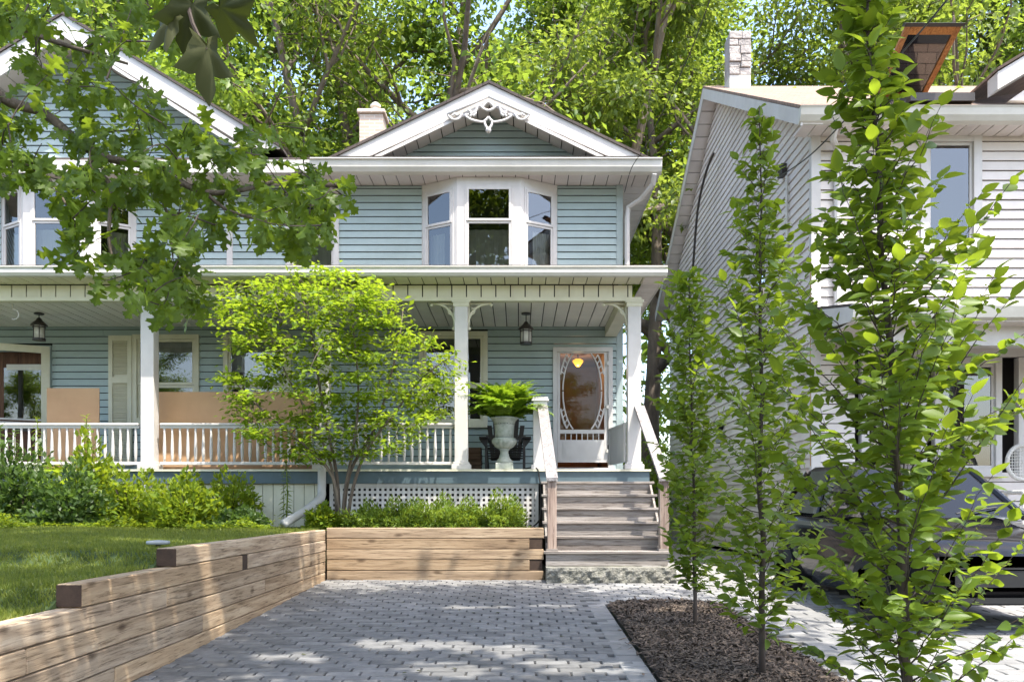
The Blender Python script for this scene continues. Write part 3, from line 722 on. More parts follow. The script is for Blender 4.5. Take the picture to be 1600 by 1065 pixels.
# posts
for px_ in (234, 505, 721, 990):
    cx = PX(px_, HP); hw = .098
    b = MB(); b.cbox(cx-hw, cx+hw, HP-hw, HP+hw, DK+.11, BZ0-.07, .006); ps = b.build('porch_post', 'white', H)
    b = MB(); b.cbox(cx-hw-.045, cx+hw+.045, HP-hw-.02, HP+hw+.045, DK, DK+.075, .006); b.cbox(cx-hw-.02, cx+hw+.02, HP-hw-.012, HP+hw+.02, DK+.076, DK+.112, .004); b.build('post_base', 'white', ps)
    b = MB(); b.cbox(cx-hw-.02, cx+hw+.02, HP-hw-.012, HP+hw+.02, BZ0-.09, BZ0-.035, .004); b.cbox(cx-hw-.04, cx+hw+.04, HP-hw-.018, HP+hw+.04, BZ0-.034, BZ0+.012, .004); b.build('post_capital', 'cream', ps)
    for sgn in ((-1, 1) if px_ == 721 else (-1,) if px_ == 990 else ()):
        k = MB(); sx = cx+sgn*hw; T = []
        arc = [(sx+sgn*(.30-.30*math.cos(R(a))), HP, BZ0-.35+.32*math.sin(R(a))) for a in range(0, 95, 10)]
        k.tube(arc, .02, 6)
        k.tube([(sx+sgn*.02, HP, BZ0-.03), (sx+sgn*.34, HP, BZ0-.03)], .018, 6)
        k.tube([(sx+sgn*.012, HP, BZ0-.05), (sx+sgn*.012, HP, BZ0-.38)], .016, 6)
        k.tube([(sx+sgn*(.05+.05*math.sin(R(a))), HP, BZ0-.14+.05*math.cos(R(a))) for a in range(0, 300, 30)], .013, 6)
        k.lathe([(.004, -.03), (.026, -.01), (.026, .01), (.004, .03)], sx+sgn*.02, HP, BZ0-.40, 8)
        k.lathe([(.004, -.03), (.022, -.01), (.022, .01), (.004, .03)], sx+sgn*.35, HP, BZ0-.045, 8)
        k.build('bracket', 'cream', H, True)
# railings
bal = MB(); bal.lathe([(.018, 0), (.018, .06), (.023, .1), (.026, .2), (.02, .35), (.016, .48), (.018, .56)], 0, 0, 0, 8)
BALM = bal.mesh('baluster', 'white', (0, 0, 0), True)
RT = PZ(661, HP)
for xa, xb in ((-9.9, PX(218, HP)), (PX(251, HP), PX(494, HP)), (PX(517, HP), PX(710, HP))):
    b = MB(); b.cbox(xa, xb, HP-.045, HP+.045, RT-.035, RT, .008); b.cbox(xa, xb, HP-.025, HP+.025, RT-.075, RT-.036, .004); b.cbox(xa, xb, HP-.025, HP+.025, DK+.07, DK+.115, .005)
    rl = b.build('railing', 'white', H); nb = int((xb-xa)/.112); h = RT-.076-(DK+.115)
    for i in range(nb):
        link('baluster', BALM, rl, (xa+(xb-xa)*(i+.5)/nb, HP, DK+.115), (0, 0, random.uniform(0, 1)), (1, 1, h/.56))
# half-height gate, swung in
gA, gB = Vector((1.62, 13.02, 0)), Vector((1.49, 14.05, 0)); gu = (gB-gA).normalized(); gn = Vector((-gu.y, gu.x, 0)); gl_ = (gB-gA).length
def frg(u, d, z): p = gA+gu*u+gn*d; return (p.x, p.y, z)
b = MB(); b.obox(frg, 0, gl_, 0, .02, 1.66, 2.22); b.obox(frg, -.01, gl_+.02, -.012, .034, 2.22, 2.25); b.obox(frg, gl_-.06, gl_, .02, .03, 1.66, 2.22); b.obox(frg, 0, .06, .02, .03, 1.66, 2.22)
gt = b.build('porch_gate', 'white', H); q = MB(); q.obox(frg, gl_-.03, gl_+.012, -.02, .04, 1.92, 1.99); q.build('latch', 'iron', gt)
# ---- eave, gables
EY = 14.52; EZ0, EZ1 = 6.56, 6.80
x = XL
while x < 2.3:
    part('soffit_panel', 'soffit', H, (x+.007, min(x+.217, 2.34), EY, HW+.1, EZ0, EZ0+.02)); x += .224
yy_ = HW+.1
while yy_ < 23:
    part('soffit_panel', 'soffit', H, (XR, 2.34, yy_+.009, yy_+.291, EZ0, EZ0+.02)); yy_ += .3
ge = [(EY, EZ0-.005), (EY-.06, EZ0+.03), (EY-.10, EZ0+.10), (EY-.11, EZ1-.03), (EY-.135, EZ1-.02), (EY-.135, EZ1), (EY, EZ1)]
MB().xprism(ge, PX(487, EY), 2.40).build('gutter', 'gutter', H)
part('side_fascia', 'white', H, (2.34, 2.37, EY+.002, 23, EZ0-.01, EZ1-.02))
part('gutter', 'gutter', H, (XL, PX(487, EY)-.002, EY-.1, EY, EZ0+.0, EZ1-.03))
def gable(xc, hw_, apex, base, Yf, deep, ornament, right=True):
    """front gable: roof slabs, rake boards, soffit panels, siding"""
    sl_ = (apex-base)/hw_; th = .05; ca = math.atan(sl_)
    for sgn in (-1, 1):
        e = MB(); X0, X1 = xc, xc+sgn*(hw_+.03)
        zz = [(X0, apex), (X1, apex-(hw_+.03)*sl_)]
        e.prism([(zz[0][0], zz[0][1]+.003), (zz[1][0], zz[1][1]+.003), (zz[1][0], zz[1][1]+th), (zz[0][0], zz[0][1]+th)], Yf-.03, deep); e.build('roof', 'shingle_dark', H)
        dz = .30; e = MB()
        e.prism([(xc, apex), (xc+sgn*hw_, base), (xc+sgn*(hw_-.02), base-.02), (xc+sgn*(hw_-.52), base+.0), (xc, apex-dz)][:5] if sgn > 0 else [(xc, apex), (xc, apex-dz), (xc+sgn*(hw_-.52), base+.0), (xc+sgn*(hw_-.02), base-.02), (xc+sgn*hw_, base)], Yf, Yf+.03); e.build('rake_board', 'white', H)
        e = MB(); o = .012
        e.prism([(xc, apex-dz), (xc+sgn*(hw_-.62), base+.0), (xc+sgn*(hw_-.74), base), (xc, apex-dz-.05)] if sgn > 0 else [(xc, apex-dz), (xc, apex-dz-.05), (xc+sgn*(hw_-.74), base), (xc+sgn*(hw_-.62), base)], Yf-o, Yf+.028); e.build('rake_moulding', 'white', H)
        L = hw_-.5; k = int(L/.2)
        for i in range(k):                     # sloping soffit between rake and wall
            a0, a1 = xc+sgn*(L*i/k+.008), xc+sgn*(L*(i+1)/k-.008)
            za, zb = apex-dz+.01-abs(a0-xc)*sl_, apex-dz+.01-abs(a1-xc)*sl_
            e = MB(); e.hexa([(a0, Yf+.031, za), (a1, Yf+.031, zb), (a1, HW+.02, zb), (a0, HW+.02, za), (a0, Yf+.031, za+.02), (a1, Yf+.031, zb+.02), (a1, HW+.02, zb+.02), (a0, HW+.02, za+.02)]); e.build('soffit_panel', 'soffit', H)
    zt = apex-dz+.01
    def slope(z): h_ = max(0, (zt-z)/sl_); return (xc-h_, xc+h_)
    siding(H, 'blue', front(HW), 0, 0, base-.1, zt, .122, slope=slope)
    e = MB(); e.prism([(xc-hw_+.1, base-.15), (xc+hw_-.1, base-.15), (xc, apex-.15)], HW+.021, HW+.1); e.build('gable_backing', 'shade_backing', H)
gable(PX(764, 14.48), 2.76, PZ(131, 14.48), PZ(254, 14.48), 14.48, 24, True)
gable(PX(100, 14.48), 3.63, PZ(26, 14.48), PZ(232, 14.48), 14.44, 24, False)
part('soffit_backing', 'shade_backing', H, (XL, 2.34, EY+.002, HW+.1, EZ0+.03, EZ0+.04)); part('soffit_backing', 'shade_backing', H, (XL, 2.1, 12.462, 12.85, BZ1+.03, BZ1+.04)); part('soffit_backing', 'shade_backing', H, (XR, 2.34, HW+.101, 23, EZ0+.03, EZ0+.04))
# pent strip under the pediment
part('pent_flashing', 'shingle_dark', H, (-3.1, 2.1, EY-.1, HW-.025, EZ1+.002, EZ1+.035))
lr = MB(); lr.hexa([(XL, EY-.02, EZ1), (PX(520, EY), EY-.02, EZ1), (PX(520, EY), 20, 8.6), (XL, 20, 8.6), (XL, EY-.02, EZ1+.04), (PX(520, EY), EY-.02, EZ1+.04), (PX(520, EY), 20, 8.64), (XL, 20, 8.64)]); lr.build('roof', 'shingle_dark', H)
# gable ornament
def oz(p): return (PX(680+p[0]/7.606, 14.44), 14.43, PZ(120+p[1]/7.606, 14.44))
def spl(pts, n=4):
    pts = [Vector(p) for p in pts]; out = []
    for i in range(len(pts)-1):
        p0, p1, p2, p3 = pts[max(i-1, 0)], pts[i], pts[i+1], pts[min(i+2, len(pts)-1)]
        for k in range(n):
            t = k/n; out.append(.5*((2*p1)+(p2-p0)*t+(2*p0-5*p1+4*p2-p3)*t*t+(3*p1-p0-3*p2+p3)*t**3))
    out.append(pts[-1]); return out
orn = MB(); half = [[(632, 482), (600, 520), (560, 542), (450, 522), (385, 490), (362, 462), (400, 455)], [(585, 545), (600, 590), (625, 620)],
    [(315, 440), (285, 500), (215, 512), (165, 478), (150, 440)], [(390, 395), (435, 435), (415, 478)], [(410, 440), (480, 420), (500, 345)], [(450, 470), (480, 440), (470, 405)],
    [(530, 345), (575, 385), (632, 408)], [(632, 300), (590, 330), (560, 375)], [(200, 470), (235, 440), (250, 465)]]
for ln in half:
    for mir in (0, 1):
        pts = [((1264-p[0]) if mir else p[0], p[1]) for p in ln]; orn.tube(spl([oz(p) for p in pts]), .022, 6)
orn.lathe([(.005, -.05), (.04, -.03), (.05, 0), (.04, .03), (.005, .05)], oz((632, 640))[0], 14.43, oz((632, 640))[2], 12)
for mir in (0, 1):
    orn.tube([oz(((1264-p[0]) if mir else p[0], p[1])) for p in ((140, 455), (632, 235))], .026, 6)
orn.build('gable_ornament', 'white', H, True)
# downspout at the right corner
b = MB(); b.tube([(2.28, EY-.05, EZ0), (2.27, EY+.05, 6.42), (2.1, 14.8, 6.25), (1.90, 14.93, 6.15), (1.88, 14.93, 5.95), (1.88, 14.93, 4.9)], .045, 8); b.build('downspout', 'white', H)
b = MB(); b.tube(spl([(PX(503, 12.8), 12.80, 1.55), (PX(503, 12.8), 12.78, 1.25), (PX(499, 12.6), 12.68, 1.12), (PX(480, 12.3), 12.4, .97), (PX(443, 11.9), 11.9, .75)], 5), .062, 10)
b.build('downspout', 'white', H, True)
# chimney
cx, cy = PX(583, 18), 18.0
b = MB(); b.box(cx-.24, cx+.24, cy-.24, cy+.24, 7.2, PZ(186, 18)); ch = b.build('chimney', 'chimney', H)
part('chimney_cap', 'chimney', ch, (cx-.29, cx+.29, cy-.29, cy+.29, PZ(186, 18)+.002, PZ(179, 18)), c=.02)
MB().lathe([(.07, 0), (.07, .14), (.11, .15), (.11, .19), (.05, .24)], cx+.05, cy, PZ(179, 18), 12).build('flue', 'gutter', ch)
# ------------------------------------------------------------------ stairs
ST = thing('porch_stairs', 'weathered grey wooden stairs with flat handrails climbing to the porch', 'stairs', (1.15, 11.9, 0))
TR, RI, SX0, SX1 = .27, .189, .33, 1.98
for i in range(1, 7):
    yf = 12.85-TR*i; z = DK-RI*i
    part('tread', 'stair', ST, (SX0, SX1, yf, yf+TR+.02, z-.035, z), c=.005)
for i in range(1, 8):
    yf = 12.85-TR*(i-1)+.03; zt = DK-RI*(i-1)-.036 if i > 1 else 1.334; zb = DK-RI*i+.002
    zm = zb+(zt-zb)*.46
    part('riser_board', 'stair', ST, (SX0+.03, SX1-.03, yf, yf+.02, zm+.004, zt)); part('riser_board', 'stair', ST, (SX0+.03, SX1-.03, yf+.004, yf+.024, zb, zm))
poly = [(12.84, 1.33)]
for xs in (SX0+.03, SX1-.07):
    b = MB(); b.xprism([(11.26, .2), (12.84, .2), (12.84, 1.33), (12.6, 1.33-.01), (11.0+.32, .36)], xs, xs+.028); b.build('stringer', 'stair', ST)
for sgn, cx in ((-1, .44), (1, 1.91)):
    b = MB(); b.cbox(cx-.06, cx+.06, 11.30, 11.42, .412, 1.34, .006); nw = b.build('newel_post', 'stairz', ST)
    part('newel_foot', 'stair', nw, (cx-.075, cx+.075, 11.285, 11.44, .411, .44))
    cx2 = .36 if sgn < 0 else 1.80
    b = MB(); A = Vector((cx2, 12.86, 2.47)); B = Vector((cx, 11.27, 1.345)); hw = .075
    b.hexa([(B.x-hw, B.y, B.z-.02), (B.x+hw, B.y, B.z-.02), (A.x+hw, A.y, A.z-.02), (A.x-hw, A.y, A.z-.02), (B.x-hw, B.y, B.z+.025), (B.x+hw, B.y, B.z+.025), (A.x+hw, A.y, A.z+.025), (A.x-hw, A.y, A.z+.025)])
    b.build('handrail', 'rail', ST)
b = MB(); b.cbox(.22, .43, 12.86, 13.06, DK+.07, 2.56, .005); hp = b.build('stub_post', 'white', ST)
b = MB(); b.cbox(.19, .46, 12.835, 13.09, DK, DK+.07, .006); b.cbox(.195, .455, 12.84, 13.085, 2.56, 2.585, .005); b.cbox(.21, .44, 12.85, 13.07, 2.586, 2.62, .005); b.build('post_cap', 'white', hp)
# rough stone step
b = MB(); nx_, nz_ = 46, 7; x0, x1, y0, y1, z0, z1 = .355, 2.0, 10.90, 11.27, -.05, .215; rr = random.Random(3)
rows = []
for j in range(nz_+1):
    for i in range(nx_+1):
        edge = 0 if j == nz_ else 1
        d = (rr.random()**1.5*.034+.012*math.sin(i*.9+j))*edge*(1-.4*abs(j/nz_-.5)); b.v.append((x0+(x1-x0)*i/nx_, y0+.05-d, z0+(z1-z0)*j/nz_))
b.f = [(j*(nx_+1)+i, j*(nx_+1)+i+1, (j+1)*(nx_+1)+i+1, (j+1)*(nx_+1)+i) for j in range(nz_) for i in range(nx_)]
b.add([(x0, y0+.05, z1), (x1, y0+.05, z1), (x1, y1, z1), (x0, y1, z1), (x0, y0+.05, z0), (x1, y0+.05, z0), (x1, y1, z0), (x0, y1, z0)], [(0, 1, 2, 3), (0, 3, 7, 4), (1, 5, 6, 2), (3, 2, 6, 7)])
tag(b.build('stone_step', 'stone'), 'rough-hewn stone block at the foot of the wooden stairs', 'step')
# ------------------------------------------------------------------ retaining walls
TH, Z0 = .14, .69
WL = thing('retaining_wall', 'long stepped timber retaining wall running beside the lawn and driveway', 'retaining wall', (-2.6, 8, 0), 'timber retaining walls')
WB = thing('retaining_wall', 'low timber retaining wall under the junipers beside the stairs', 'retaining wall', (-1.1, 11.4, 0), 'timber retaining walls')
def log(parent, x0, x1, y0, y1, zt, m, endcut=False):
    j = lambda: random.uniform(-.003, .003)
    b = MB(); b.cbox(x0+j(), x1+j(), y0, y1, zt-TH+.004, zt-.001, .007); o = b.build('timber', m, parent)
    return o
runs = [[(6.37, 11.29)], [(4.99, 7.9), (8.06, 11.29)], [(3.35, 6.2), (6.21, 11.29)], [(2.4, 4.42), (4.43, 8.6), (8.61, 11.29)], [(2.4, 6.9), (6.91, 11.29)], [(2.4, 5.4), (5.41, 9.6), (9.61, 11.29)], [(2.4, 7.0)], [(2.4, 5.0)]]
for k, rn in enumerate(runs):
    for (a, c) in rn:
        log(WL, -2.67, -2.52, a, c, Z0-TH*k, 'timber_y')
        if k < 3 and a == rn[0][0]: part('timber_end', 'timber_end', WL, (-2.668, -2.522, a-.004, a-.001, Z0-TH*k-TH+.008, Z0-TH*k-.006))
part('tie_end', 'timber_end', WL, (-2.66, -2.528, 7.905, 8.055, Z0-2*TH+.006, Z0-TH-.004))
for k in range(5):
    zt = .715-TH*k
    if k in (1, 3):
        log(WB, -2.51, .145, 11.30, 11.44, zt, 'timber_x'); part('tie_end', 'timber_end', WB, (.152, .31, 11.308, 11.44, zt-TH+.006, zt-.004))
    else: log(WB, -2.51, .33, 11.30, 11.44, zt, 'timber_x')

# ================================================================== THE NEIGHBOUR'S HOUSE
NY, NX = 13.0, PX(1270, 13.0)
NB = thing('grey_house', 'pale grey sided house with tan roof and stone chimney beside the young trees', 'house', (8, NY, 0))
NYB = 25.2; RY, RZ = 19.2, PZ(138, 19.2); NE = PZ(205, NY)
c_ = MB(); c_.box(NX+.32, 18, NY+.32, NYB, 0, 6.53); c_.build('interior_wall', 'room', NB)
zrt = lambda y: RZ-.28-abs(y-RY)*((RZ-6.79)/(RY-12.6))
nslope = lambda z: (max(NY, RY-(RZ-.28-z)/((RZ-6.79)/(RY-12.6))), min(NYB, RY+(RZ-.28-z)/((RZ-6.79)/(RY-12.6))))
siding(NB, 'grey', sideL(NX), NY, NYB, .12, RZ-.3, .146, [(15.2, 16.3, 4.6, 6.0), (21.6, 22.4, 4.2, 5.3)], slope=nslope, lip=.028, slot=.009)
bk = MB(); bk.add([(NX+.015, NY, .1), (NX+.015, NYB, .1), (NX+.015, NYB, 6.7), (NX+.015, RY, RZ-.3), (NX+.015, NY, 6.7)], [(0, 1, 2, 3, 4)]); bk.build('gable_backing', 'grey', NB)
for (a, c, z0, z1) in ((15.2, 16.3, 4.6, 6.0), (21.6, 22.4, 4.2, 5.3)): window(NB, lambda u, d, z: (NX-.02-d, u, z), a+.08, c-.08, z0+.08, z1-.08, .08, curtain=[(0, 1, 0, 1, 'curtain')])
part('corner_board', 'white', NB, (NX-.03, NX+.11, NY-.03, NY+.08, .1, 6.55))
part('flashing_strip', 'strip', NB, (NX-.034, NX-.031, NY+.0, NY+.025, 1.6, 4.7))
UW = (PX(1437, NY), PX(1532, NY), PZ(392, NY), PZ(210, NY))
LW1 = (PX(1335, NY), PX(1600, NY)+.35, PZ(742, NY), PZ(556, NY))
siding(NB, 'grey', front(NY), NX+.11, 14, .2, 6.56, .146, [UW, LW1], lip=.03, slot=.012)
window(NB, front(NY), UW[0]+.12, UW[1]-.12, UW[2]+.12, UW[3]-.12, .12, split=0)
lx = [LW1[0]+.1, PX(1445, NY), PX(1460, NY), PX(1562, NY), PX(1590, NY), PX(1590, NY)+1.0]
for a, c in ((lx[0], lx[1]), (lx[2], lx[3]), (lx[4], lx[5])): window(NB, front(NY), a+.08, c-.08, LW1[2]+.1, LW1[3]-.12, .09, split=0, sill=True, curtain=None)
part('head_trim', 'white', NB, (LW1[0], 9, NY-.04, NY+.02, LW1[3]-.02, LW1[3]+.16))
# roof, rakes and gutter
Rm = MB(); sl_ = (RZ-6.79)/(RY-12.6)
RX = NX-.33
def slab(y0, z0, y1, z1, m, nm, t=.05, xa=RX, xb=18):
    b = MB(); b.hexa([(xa, y0, z0), (xb, y0, z0), (xb, y1, z1), (xa, y1, z1), (xa, y0, z0+t), (xb, y0, z0+t), (xb, y1, z1+t), (xa, y1, z1+t)]); return b.build(nm, m, NB)
slab(12.55, 6.77, RY, RZ, 'shingle', 'roof'); slab(RY, RZ+.001, 25.9, 6.77, 'shingle', 'roof')
for ya, yb in ((12.55, RY), (25.9, RY)):
    b = MB(); za = 6.76
    b.hexa([(RX, ya, za-.24), (RX+.03, ya, za-.24), (RX+.03, yb, RZ-.24), (RX, yb, RZ-.24), (RX, ya, za), (RX+.03, ya, za), (RX+.03, yb, RZ-.005), (RX, yb, RZ-.005)]); b.build('rake_board', 'white', NB)
    n_ = 22
    for i in range(n_):
        t0, t1 = i/n_+.0022, (i+1)/n_-.0022; y0, y1 = ya+(yb-ya)*t0, ya+(yb-ya)*t1; z0, z1 = za+(RZ-za)*t0-.22, za+(RZ-za)*t1-.22
        b = MB(); b.hexa([(RX+.031, y0, z0), (NX, y0, z0), (NX, y1, z1), (RX+.031, y1, z1), (RX+.031, y0, z0+.02), (NX, y0, z0+.02), (NX, y1, z1+.02), (RX+.031, y1, z1+.02)]); b.build('soffit_panel', 'soffit', NB)
ge = [(12.6, 6.55), (12.53, 6.58), (12.48, 6.65), (12.46, 6.74), (12.44, 6.77), (12.6, 6.77)]
MB().xprism(ge, RX-.02, 14).build('gutter', 'gutter', NB)
x = RX+.04
while x < 11:
    part('soffit_panel', 'soffit', NB, (x+.008, x+.192, 12.6, NY+.02, 6.55, 6.57)); x += .2
part('fascia_board', 'white', NB, (RX+.04, 14, 12.6, 12.62, 6.572, 6.74))
# front gable starting at the right edge
b = MB(); b.hexa([(PX(1556, 12.4), 12.35, 6.95), (PX(1556, 12.4)+3, 12.35, 8.75), (PX(1556, 12.4)+3, 12.62, 8.75), (PX(1556, 12.4), 12.62, 6.95), (PX(1556, 12.4), 12.35, 7.2), (PX(1556, 12.4)+3, 12.35, 9.0), (PX(1556, 12.4)+3, 12.62, 9.0), (PX(1556, 12.4), 12.62, 7.2)]); b.build('gable_rake', 'white', NB)
gx = PX(1556, 12.4); b = MB(); b.prism([(gx+.25, 6.86), (gx+3, 6.86), (gx+3, 8.78)], 12.5, 12.6); b.build('gable_wall', 'grey', NB)
b = MB(); b.hexa([(gx-.02, 12.32, 7.21), (gx+3, 12.32, 9.02), (gx+3, 17.2, 9.02), (gx-.02, 13.4, 7.21), (gx-.02, 12.32, 7.25), (gx+3, 12.32, 9.06), (gx+3, 17.2, 9.06), (gx-.02, 13.4, 7.25)]); b.build('gable_roof', 'shingle', NB)
b = MB(); b.tube([(PX(1306, 12.6), 12.58, 6.56), (PX(1306, 12.6), 12.72, 6.4), (PX(1307, 12.95), 12.92, 6.32), (PX(1307, 12.95), 12.92, 3.95)], .05, 8); b.build('downspout', 'white', NB)
# chimney in rough blocks
cy = 18.4; cx = PX(1152, cy); zt = PZ(56, cy); z = 9.6; b = MB(); b.box(cx-.2, cx+.2, cy-.2, cy+.3, 9.2, zt-.02); ch = b.build('chimney', 'chimney_stone', NB)
rr = random.Random(9); z = PZ(126, cy)
while z < zt-.05:
    h = rr.uniform(.12, .2); xs = [cx-.235, cx-.235+rr.uniform(.18, .3), cx+.235]
    for a, c in zip(xs, xs[1:]): part('stone', 'chimney_stone', ch, (a+.006, c-.006, cy-.25+rr.uniform(-.02, .015), cy-.19, z+.005, min(z+h, zt)-.005), c=.012)
    z += h
part('flashing', 'gutter', ch, (cx-.22, cx+.22, cy-.24, cy+.3, 9.2, PZ(126, cy)))
# open roof window
sk = MB(); hy, hz = 13.5, 6.77+(13.5-12.55)*sl_+.07; x0, x1 = PX(1362, hy), PX(1441, hy)
ty, tz = 12.35, PZ(42, 12.35)
def frs(u, v, d):   # along the lifted sash
    return (x0+(x1-x0)*u, hy+(ty-hy)*v-d*.85, hz+(tz-hz)*v-d*.5)
def sq(b, u0, u1, v0, v1, d0=0, d1=.06): b.hexa([frs(u0, v0, d0), frs(u1, v0, d0), frs(u1, v1, d0), frs(u0, v1, d0), frs(u0, v0, d1), frs(u1, v0, d1), frs(u1, v1, d1), frs(u0, v1, d1)])
sq(sk, 0, .1, 0, 1); sq(sk, .9, 1, 0, 1); sq(sk, .1, .9, .9, 1); sq(sk, .1, .9, 0, .1); sw = sk.build('roof_window', 'orange', NB)
q = MB(); sq(q, .1, .9, .1, .9, .03, .035); q.build('pane', 'glass', sw)
q = MB(); sq(q, -.04, 1.04, 1.0, 1.05, -.03, .08); q.build('cladding', 'iron', sw)
q = MB(); zc = 6.77+(12.9-12.55)*sl_+.05; q.box(x0+.2, x1+.35, 12.6, 12.75, zc-.1, zc+.02); q.build('lower_kerb', 'iron', sw); q = MB(); q.box(x0+.1, x1+.25, 13.4, 13.5, hz-.1, hz+.05); q.build('upper_kerb', 'iron', sw)
# porch roof
PZ1 = 3.62; PFY = 11.35
b = MB(); b.hexa([(NX-.05, PFY, PZ1), (14, PFY, PZ1), (14, NY-.03, 3.93), (NX-.05, NY-.03, 3.93), (NX-.05, PFY, PZ1+.04), (14, PFY, PZ1+.04), (14, NY-.03, 3.97), (NX-.05, NY-.03, 3.97)]); b.build('porch_roof', 'shingle_dark', NB)
b = MB(); b.hexa([(NX-.06, PFY, PZ1-.2), (NX-.03, PFY, PZ1-.2), (NX-.03, NY-.03, 3.6), (NX-.06, NY-.03, 3.6), (NX-.06, PFY, PZ1-.002), (NX-.03, PFY, PZ1-.002), (NX-.03, NY-.03, 3.928), (NX-.06, NY-.03, 3.928)]); b.build('rake_board', 'white', NB)
MB().xprism([(PFY, 3.43), (PFY-.08, 3.46), (PFY-.12, 3.6), (PFY-.12, 3.63), (PFY, 3.63)], NX-.07, 14).build('gutter', 'gutter', NB)
x = NX-.03
while x < 9:
    part('soffit_panel', 'soffit', NB, (x+.004, x+.246, PFY, NY-.03, 3.42, 3.44)); x += .25
part('porch_beam', 'white', NB, (NX+.35, 14, PFY+.3, PFY+.5, 3.16, 3.42)); part('porch_beam', 'white', NB, (NX+.35, NX+.52, PFY+.5, NY-.03, 3.16, 3.418))
part('porch_post', 'white', NB, (PX(1573, 11.7)+.55, PX(1573, 11.7)+.72, PFY+.31, PFY+.48, .1, 3.16), c=.01)
part('low_wall', 'grey', NB, (5.7, 14, PFY+.4, PFY+.55, .0, 1.0)) if False else None

# ================================================================== TREES
def skeleton_tree(seed, Ht, r0, fork, spread, per_tip, lsize, lean=(0, 0), nlimb=9, tpl=None, leafm='leaf_bg', squash=1.0):
    r = np.random.default_rng(seed); wood_ = MB(); tips = []
    def wig(p, d, L, n, bend, up):
        pts = [np.array(p)]; d = np.array(d)/np.linalg.norm(d)
        for i in range(n):
            d = d+r.normal(0, bend, 3)+np.array((0, 0, up)); d /= np.linalg.norm(d); pts.append(pts[-1]+d*L/n)
        return pts, d
    tr, _ = wig((0, 0, -.3), (lean[0], lean[1], 1), Ht*.92, 14, .05, .03)
    rads = [r0*(1-.93*(i/14)**.9) for i in range(15)]; rads[0] *= 1.25; wood_.tube(tr, rads, 9)
    for k in range(nlimb):
        f = fork+(.93-fork)*(k+r.random()*.7)/nlimb; i = f*14; i0 = int(i); p = tr[i0]+(tr[min(i0+1, 14)]-tr[i0])*(i-i0)
        az = k*2.4+r.uniform(-.5, .5); L = spread*(1.15-.75*(f-fork)/(1-fork))*r.uniform(.8, 1.15)
        el = r.uniform(.35, .9)+.5*(f-fork)
        d = np.array((math.cos(az)*math.cos(el), math.sin(az)*math.cos(el), math.sin(el)))
        lp, _ = wig(p, d, L, 8, .13, .05); rl = min(rads[i0]*.75, .07+L*.026); wood_.tube(lp, [rl*(1-.85*j/8) for j in range(9)], 6)
        for s in range(6):
            j = r.uniform(1.8, 8); j0 = int(min(j, 7)); q = lp[j0]+(lp[j0+1]-lp[j0])*(j-j0)
            d2 = (lp[j0+1]-lp[j0]); d2 = d2/np.linalg.norm(d2)+r.normal(0, .55, 3); L2 = L*r.uniform(.25, .48)
            sp_, _ = wig(q, d2, L2, 5, .18, .04); rs = rl*(1-.8*j/8)*.6+.008; wood_.tube(sp_, [rs*(1-.8*a/5) for a in range(6)], 5, False)
            for u in range(5):
                j2 = r.uniform(1.2, 5); a0 = int(min(j2, 4)); q2 = sp_[a0]+(sp_[a0+1]-sp_[a0])*(j2-a0)
                d3 = r.normal(0, 1, 3); d3[2] *= .5; d3 = d3/np.linalg.norm(d3)+.5*(sp_[a0+1]-sp_[a0]); L3 = r.uniform(.5, 1.2)
                tp_, _ = wig(q2, d3, L3, 3, .2, .0); wood_.tube(tp_, [.016, .012, .008, .004], 4, False); tips.append(tp_[2]); tips.append(tp_[3])
    tips = np.array(tips); c = np.repeat(tips, per_tip, 0); n = len(c)
    off = r.normal(0, 1, (n, 3)); off *= np.array((.38, .38, .22)); pos = c+off
    nn = r.normal(0, .55, (n, 3)); nn[:, 2] += 1; dd = off+r.normal(0, .3, (n, 3)); dd[:, 2] -= .25
    me = scatter_mesh('crown', tpl or T_quad(), pos, frames(dd, nn), lsize*r.uniform(.7, 1.3, n), leafm)
    return wood_.mesh('trunk', 'bark', (0, 0, 0), True), me
KINDS = [skeleton_tree(21, 21, .36, .26, 7.0, 52, .18, (.04, 0)), skeleton_tree(22, 23, .42, .3, 7.5, 48, .18, (-.05, .02), 10), skeleton_tree(23, 19, .30, .24, 6.5, 52, .17, (.08, 0), 9, None, 'leaf_bg2'), skeleton_tree(24, 22, .34, .28, 7.0, 48, .17, (-.1, 0), 10, None, 'leaf_bg2')]
KINDS.append(skeleton_tree(31, 23, .25, .32, 6.5, 15, .18, (.03, .0), 8, None, 'leaf_bg2')); KINDS.append(skeleton_tree(37, 22, .30, .30, 7, 13, .18, (-.06, .0), 8))
